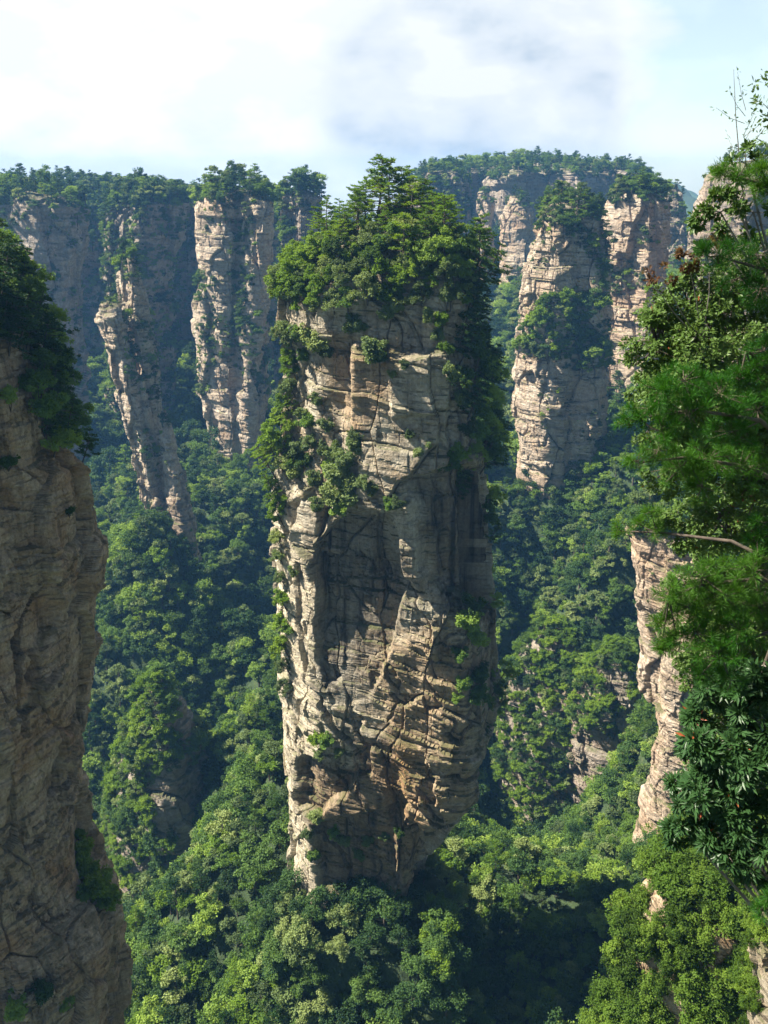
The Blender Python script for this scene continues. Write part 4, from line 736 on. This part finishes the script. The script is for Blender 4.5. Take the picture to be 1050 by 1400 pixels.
def build_forest():
    n = len(FP); me = bpy.data.meshes.new('forest'); me.vertices.add(n); me.vertices.foreach_set('co', np.array(FP, np.float32).ravel())
    for nm, ty, arr in (('size', 'FLOAT', FS), ('kind', 'INT', FV), ('turn', 'FLOAT', rng.random(n) * 6.28)):
        a = me.attributes.new(nm, ty, 'POINT'); a.data.foreach_set('value', np.asarray(arr, dtype=np.int32 if ty == 'INT' else np.float32))
    me.update(); o = link('forest', me); tag(o, kind='stuff')
    ng = bpy.data.node_groups.new('forest', 'GeometryNodeTree'); ng.interface.new_socket('Geometry', in_out='INPUT', socket_type='NodeSocketGeometry'); ng.interface.new_socket('Geometry', in_out='OUTPUT', socket_type='NodeSocketGeometry')
    N, L = ng.nodes, ng.links; gi = N.new('NodeGroupInput'); go = N.new('NodeGroupOutput'); ip = N.new('GeometryNodeInstanceOnPoints')
    ci = N.new('GeometryNodeCollectionInfo'); ci.inputs['Collection'].default_value = forest_kinds(); ci.inputs['Separate Children'].default_value = True; ci.inputs['Reset Children'].default_value = True
    def att(nm, ty):
        a = N.new('GeometryNodeInputNamedAttribute'); a.data_type = ty; a.inputs['Name'].default_value = nm; return a.outputs['Attribute']
    L.new(gi.outputs[0], ip.inputs['Points']); L.new(ci.outputs[0], ip.inputs['Instance']); ip.inputs['Pick Instance'].default_value = True
    L.new(att('kind', 'INT'), ip.inputs['Instance Index']); L.new(att('size', 'FLOAT'), ip.inputs['Scale'])
    cx = N.new('ShaderNodeCombineXYZ'); L.new(att('turn', 'FLOAT'), cx.inputs[2]); L.new(cx.outputs[0], ip.inputs['Rotation']); L.new(ip.outputs[0], go.inputs[0])
    md = o.modifiers.new('forest', 'NODES'); md.node_group = ng; print('forest trees', n)
build_forest()

# ------------------------------------------------------------------ close at hand on the right: broadleaf tree, pine sprays, glossy shrub, bright shrubs on the bank
def whorls(mb, pos, dirs, per, Ln, Wd, spread=0.9, fold=0.18, tone=None):
    n = len(pos); k = np.repeat(np.arange(n), per); d = dirs[k]; rd = rdir(len(k)); rd -= d * (rd * d).sum(1, keepdims=True); rd /= np.linalg.norm(rd, axis=1, keepdims=True) + 1e-9
    ax = d * (1 - spread * rng.random(len(k))[:, None]) + rd * spread; ax[:, 2] -= 0.25
    t = (rng.random(n) if tone is None else tone)[k]
    mb.leaves(pos[k] + ax * 0.02, ax, d + 0.35 * rdir(len(k)), Ln * (0.65 + 0.6 * rng.random(len(k))), Wd * (0.7 + 0.5 * rng.random(len(k))), fold, np.clip(0.5 * t + 0.5 * rng.random(len(k)), 0, 1))
def near_crown(blobs, n, per, Ln, Wd, root, twig=0.012, lean=(-0.4, -0.3, 0.5)):
    """leaf rosettes in sprays through several uneven masses, with the twigs that carry them; blobs: picture place, radii in picture points, distance"""
    wood, crown = MB(), MB(); area = np.array([b[2] * b[3] * 1.0 for b in blobs]); area = area / area.sum()
    for (bx, by, rx, ry, Y), w in zip(blobs, area):
        c = at(bx, by, Y); m = np.linalg.norm(c) / FPX; rad = np.array((rx * m, 0.75 * (rx + ry) / 2 * m, ry * m)); k = int(n * w)
        ns = max(4, k // 14); sd = rdir(ns); sd[:, 1] = -np.abs(sd[:, 1]) * 0.9 + 0.25 * rng.random(ns); sc_ = c + sd * rad * (0.35 + 0.65 * rng.random(ns)[:, None] ** 0.5); sr = rad.mean() * (0.16 + 0.16 * rng.random(ns))
        q = int(k / ns) + 1; idx = np.repeat(np.arange(ns), q); dd = rdir(len(idx)); dd[:, 2] *= 0.8; pos = sc_[idx] + dd * sr[idx][:, None] * (0.4 + 0.6 * rng.random(len(idx)))[:, None]
        dr = dd * 0.7 + 0.8 * (pos - c) / (np.linalg.norm(pos - c, axis=1, keepdims=True) + 1e-6) + np.array(lean); dr /= np.linalg.norm(dr, axis=1, keepdims=True)
        tone = np.clip(rng.random(ns)[idx] + 0.15 * rng.normal(size=len(idx)), 0, 1); whorls(crown, pos, dr, per, Ln, Wd, tone=tone)
        wood.tube(np.array([root, root * 0.4 + c * 0.6 + np.array((0.1, 0.1, -0.15)), c]), (twig * 5, twig * 3, twig * 1.6), 7)
        for k2 in range(ns):
            mid = (c + sc_[k2]) / 2 + rdir(1)[0] * 0.12 * rad.mean(); wood.tube(np.array([c, mid, sc_[k2]]), (twig * 1.4, twig, twig * 0.5), 5)
            for k3 in np.where(idx == k2)[0][::3]: wood.tube(np.array([sc_[k2], pos[k3]]), (twig * 0.5, twig * 0.25), 3)
    return wood, crown
def near_plant(name, cat, label, wc, wm, cm, base, parts=('trunk', 'crown')):
    r = empty(name, base); tag(r, label, cat)
    for nm, mb, m in zip(parts, wc, (wm, cm)):
        o = link(nm, mb.mesh(nm, [M[m]], nm in ('trunk', 'stem')), r, -np.array(base))
    return r
b = at(1180, 1330, 15); b2 = at(1120, 700, 15)
wc = near_crown([(900, 470, 52, 52, 15), (945, 430, 62, 62, 15.5), (1005, 400, 60, 66, 16), (1050, 345, 24, 40, 16), (960, 520, 80, 66, 14.5), (1030, 520, 60, 90, 15), (985, 610, 90, 66, 15.5), (905, 560, 50, 50, 15.5), (930, 720, 44, 36, 16.5), (990, 860, 76, 60, 17), (1040, 640, 55, 80, 15), (925, 640, 46, 40, 16), (995, 700, 60, 55, 16), (1050, 740, 60, 70, 16.5), (975, 790, 62, 62, 17), (1040, 850, 70, 70, 16.5), (960, 880, 40, 50, 17), (1010, 930, 60, 60, 17), (968, 965, 34, 60, 17), (945, 905, 26, 36, 17.5), (985, 1060, 50, 60, 16)],
                15000, 8, 0.08, 0.037, b2)
wc[0].tube(np.array([b, (b + b2) / 2 + np.array((0.3, 0.2, 0)), b2]), (0.16, 0.13, 0.1), 9)
near_plant('broadleaf_tree', 'tree', 'large leathery leaved tree filling the right edge behind the pine sprays', wc, 'bark', 'leaf_near', b)
b = at(960, 470, 14.9); wc = near_crown([(906, 380, 15, 15, 14.2), (940, 352, 26, 24, 14.6), (970, 330, 24, 24, 14.8), (885, 376, 8, 8, 14.3)], 130, 6, 0.075, 0.036, b, 0.0028)
near_plant('sapling', 'tree', 'small sapling with reddening leaves poking out above the leathery leaved tree', wc, 'twig', 'leaf_red', b)
b = at(1070, 420, 12); wc = near_crown([(1000, 262, 42, 26, 12), (985, 290, 40, 26, 12), (1030, 290, 30, 40, 12.3), (1020, 225, 24, 24, 12.2), (972, 318, 30, 22, 12.4)], 230, 7, 0.085, 0.036, b, 0.006)
wc[0].tube(np.array([at(1028, 400, 12.2), at(1022, 320, 12.2), at(1012, 230, 12.2), at(1006, 160, 12.2), at(1003, 95, 12.2)]), (0.014, 0.011, 0.008, 0.005, 0.002), 6)
for q in range(26):
    f = rng.random(); s0 = at(1012 + 16 * (f - 0.5), 300 - 150 * f, 12.2); e = s0 + np.array((rng.normal() * 0.28, rng.normal() * 0.2, 0.15 + 0.3 * rng.random())); wc[0].tube(np.array([s0, (s0 + e) / 2 + np.array((0, 0, -0.03)), e]), (0.004, 0.003, 0.0015), 4)
    ps = s0 + (e - s0) * np.linspace(0.35, 1, 4)[:, None]; whorls(wc[1], ps, rdir(4) * 0.6 + np.array((0, 0, 0.6)), 3, 0.055, 0.022)
near_plant('shrub', 'shrub', 'wispy shrub with one long bare shoot rising against the sky at the right', wc, 'twig', 'leaf_near', b, ('stem', 'foliage'))
b = at(1090, 210, 10); wc = (MB(), MB())
for px, py in ((1046, 112), (1044, 142), (1047, 200), (1040, 215), (1052, 160)):
    e = at(px, py, 10); wc[0].tube(np.array([b, (b + e) / 2 + np.array((0, 0, 0.06)), e]), (0.012, 0.008, 0.003), 5); ps = e + 0.045 * rng.normal(size=(7, 3)); whorls(wc[1], ps, rdir(7) + np.array((-0.5, 0, 0.4)), 5, 0.06, 0.026)
wc[0].tube(np.array([at(1130, 900, 10), at(1120, 500, 10), b]), (0.07, 0.05, 0.02), 7)
near_plant('broadleaf_tree', 'tree', 'leafy branch tips entering at the upper right edge against white cloud', wc, 'bark', 'leaf_near', at(1130, 900, 10))

def needle_tufts(mb, pos, dirs, per, Ln, tone):
    n = len(pos); k = np.repeat(np.arange(n), per); d = dirs[k]; rd = rdir(len(k)); ax = d * 0.55 + rd * (0.55 + 0.4 * rng.random(len(k))[:, None]); ax += np.array((0, 0, 0.12))
    st = pos[k] - d * 0.05 * rng.random(len(k))[:, None]
    mb.leaves(st, ax, rdir(len(k)), Ln * (0.7 + 0.5 * rng.random(len(k))), 0.0034, 0.0, np.clip(0.75 * tone[k] + 0.25 * rng.random(len(k)), 0, 1))
def pine_sprays(label, trunk, sprays):
    base = trunk[0]
    r = empty('pine_tree', base); tag(r, label, 'tree'); tb = MB(); tb.tube(np.array(trunk), np.linspace(0.11, 0.07, len(trunk)), 9); link('trunk', tb.mesh('trunk', [M['bark']], True), r, -np.array(base))
    for pts, blobs in sprays:
        wood, nd = MB(), MB(); P = np.array([at(*p) for p in pts]); wood.tube(P, np.linspace(0.022, 0.006, len(P)), 6)
        for bx, by, br, Y in blobs:
            c = at(bx, by, Y); m = np.linalg.norm(c) / FPX; rr = br * m; near = P[np.argmin(np.linalg.norm(P - c, axis=1))]; wood.tube(np.array([near, (near + c) / 2 + np.array((0, 0, -0.02)), c]), (0.008, 0.006, 0.004), 5)
            n = max(7, int(br * br / 62)); d = rdir(n); pos = c + d * rr * np.array((1, 0.9, 0.8)) * (0.35 + 0.65 * rng.random(n)[:, None]); dr = 0.55 * d + np.array((-0.55, -0.15, 0.35)) + 0.2 * rdir(n); dr /= np.linalg.norm(dr, axis=1, keepdims=True)
            for p, q in zip(pos, dr): wood.tube(np.array([c, (c + p) / 2, p]), (0.0032, 0.0026, 0.002), 4)
            needle_tufts(nd, pos, dr, 75, 0.085, np.clip(rng.random() * 0.5 + 0.5 * rng.random(n), 0, 1))
        br_ = link('branch', wood.mesh('branch', [M['bark']], True), r, -np.array(base)); link('needles', nd.mesh('needles', [M['needle_near']]), br_)
bp = at(1160, 1500, 6.2)
pine_sprays('near pine reaching long green needled sprays in from the right edge at mid height', [bp, at(1130, 1000, 6.6), at(1115, 700, 6.8), at(1110, 420, 7.0)], [
    ([(1110, 640, 6.8), (1040, 575, 6.5), (950, 560, 6.3), (875, 572, 6.2)], [(858, 572, 20, 6.2), (885, 558, 26, 6.2), (905, 535, 30, 6.2), (935, 520, 34, 6.3), (940, 565, 36, 6.2), (985, 540, 40, 6.4), (1000, 590, 38, 6.4), (1035, 560, 36, 6.6), (905, 590, 26, 6.1)]),
    ([(1112, 690, 6.8), (1030, 640, 6.6), (940, 625, 6.4), (880, 632, 6.3)], [(872, 630, 18, 6.3), (900, 615, 28, 6.3), (930, 640, 34, 6.4), (970, 625, 38, 6.5), (1010, 640, 38, 6.6), (960, 665, 30, 6.4)]),
    ([(1112, 560, 6.9), (1050, 500, 6.8), (1020, 480, 6.7)], [(1030, 500, 32, 6.7), (1045, 480, 30, 6.7), (1010, 520, 26, 6.7)]),
    ([(1120, 800, 6.7), (1000, 740, 7.2), (900, 728, 7.4), (842, 726, 7.5)], [(845, 724, 15, 7.5), (872, 714, 17, 7.5), (895, 722, 18, 7.4), (890, 700, 14, 7.4)])])
bp = at(1190, 1560, 5.6)
pine_sprays('near pine with drooping dark green sprays in front of the glossy leaved shrub', [bp, at(1150, 1100, 5.9), at(1140, 850, 6.0), at(1130, 700, 6.1)], [
    ([(1138, 840, 6.0), (1040, 790, 5.9), (960, 800, 5.8), (915, 815, 5.8)], [(915, 805, 24, 5.8), (940, 830, 34, 5.8), (960, 790, 36, 5.8), (990, 815, 40, 5.8), (1030, 780, 42, 5.9), (1040, 830, 40, 5.9), (905, 880, 16, 5.9), (903, 852, 18, 5.9), (925, 868, 24, 5.9), (918, 838, 20, 5.9)]),
    ([(1142, 900, 6.0), (1060, 860, 5.8), (985, 890, 5.7)], [(950, 865, 34, 5.8), (985, 895, 38, 5.7), (1010, 860, 36, 5.7), (960, 920, 26, 5.8), (1000, 930, 24, 5.7)]),
    ([(1130, 760, 6.1), (1060, 720, 6.0), (1030, 735, 6.0)], [(1035, 740, 30, 6.0), (1045, 715, 22, 6.0)]),
    ([(1160, 1250, 5.8), (1090, 1235, 5.6), (1040, 1245, 5.5)], [(1042, 1245, 20, 5.5), (1052, 1225, 18, 5.5)])])
bp = at(1150, 700, 6.8)
pine_sprays('near pine sprays against the sky and grey cliff at the upper right', [bp, at(1120, 480, 7.0), at(1105, 300, 7.2), at(1100, 180, 7.3)], [
    ([(1105, 300, 7.2), (1060, 255, 7.0), (1000, 240, 6.9)], [(985, 236, 17, 6.9), (1005, 240, 20, 6.9), (1030, 248, 20, 7.0), (1045, 262, 24, 7.0), (1040, 232, 15, 7.0)]),
    ([(1112, 420, 7.0), (1050, 370, 6.8), (980, 350, 6.6)], [(962, 345, 18, 6.6), (985, 360, 24, 6.6), (1010, 380, 30, 6.7), (1035, 350, 28, 6.8), (1040, 395, 28, 6.8), (1000, 340, 18, 6.7)])])
b = at(1110, 1330, 7.4)
wc = near_crown([(1000, 935, 46, 38, 7.6), (1030, 985, 46, 48, 7.4), (985, 1015, 48, 46, 7.4), (1035, 1060, 44, 48, 7.2), (975, 1080, 50, 46, 7.3), (1010, 1135, 50, 44, 7.1), (950, 1120, 26, 36, 7.4), (1040, 1165, 36, 36, 7.0), (945, 1055, 20, 34, 7.6), (1045, 910, 36, 40, 7.6), (950, 1000, 24, 40, 7.7), (938, 1075, 20, 34, 7.6), (935, 1135, 18, 26, 7.5)], 1900, 9, 0.10, 0.029, b, 0.006, (-0.5, -0.5, 0.4))
near_plant('shrub', 'shrub', 'glossy dark shrub with whorled long leaves and a few red ones at the right edge', wc, 'twig', 'leaf_whorl', b, ('stem', 'foliage'))
for q in range(4): kind('bank_shrub', make_shrub(3.4, 3.8, 130, 55, 0.125), 'leaf_bank')
NAME['bank_shrub'] = ('shrub', 'shrub')
for p, n in pick(BANK, 148, (BANK.N0[..., 1] < 0.55) & (BANK.px < 1120) & (BANK.py < 1470) & ~inpoly(BANK.px, BANK.py, [(975, 1290), (1000, 1295), (1005, 1320), (978, 1320)]), sep=0.95):
    x_, y_ = project(p); v_ = 'left' if x_ < 900 else 'right'
    plant('bank_shrub', p - n * 0.3, 0.7 + 0.5 * rng.random(), 'fine leaved bright green shrub on the upper slope of the rocky bank at lower right' if y_ < 1270 else 'dense bright green shrub at the bottom ' + ('left' if v_ == 'left' else 'right') + ' of the rocky bank at lower right', 'bank shrubs ' + ('upper' if y_ < 1270 else v_), n[:2] * 0.3)
for p, n in pick(CORNER, 28, (CORNER.N0[..., 1] < 0.5) & (CORNER.px < 1120) & ((CORNER.py < 1290) | (CORNER.px < 1045)), sep=0.9):
    plant('bank_shrub', p - n * 0.2, 0.35 + 0.3 * rng.random(), 'bright shrub growing on the weathered grey rock in the lower right corner', 'corner rock shrubs', n[:2] * 0.4)
column('hillside', M['rock_near'], 9, [(1330, 1120, 1500), (1360, 1090, 1600), (1500, 1070, 1700), (1800, 1060, 1800)], RING_MAIN, 0.8, nu=160, nv=120, s=0.2, seed=54, cat=None, kind='structure')

# ------------------------------------------------------------------ the blue air over the gorge
def build_haze():
    x0, x1, y0, y1, z0, z1 = -2450, 2450, -1250, 2750, -262, 45
    V = [(x, y, z) for z in (z0, z1) for x, y in ((x0, y0), (x1, y0), (x1, y1), (x0, y1))]
    F = [(0, 3, 2, 1), (4, 5, 6, 7), (0, 1, 5, 4), (1, 2, 6, 5), (2, 3, 7, 6), (3, 0, 4, 7)]
    m, nt, N, L, out = new_mat('haze'); pv = N.new('ShaderNodeVolumePrincipled'); pv.inputs['Color'].default_value = (0.20, 0.50, 1.0, 1)
    pv.inputs['Density'].default_value = 0.00017; pv.inputs['Anisotropy'].default_value = 0.25; L.new(pv.outputs[0], out.inputs['Volume'])
    tag(link('haze', make_mesh('haze', np.array(V, float), np.array(F), [m])), kind='stuff')
build_haze()
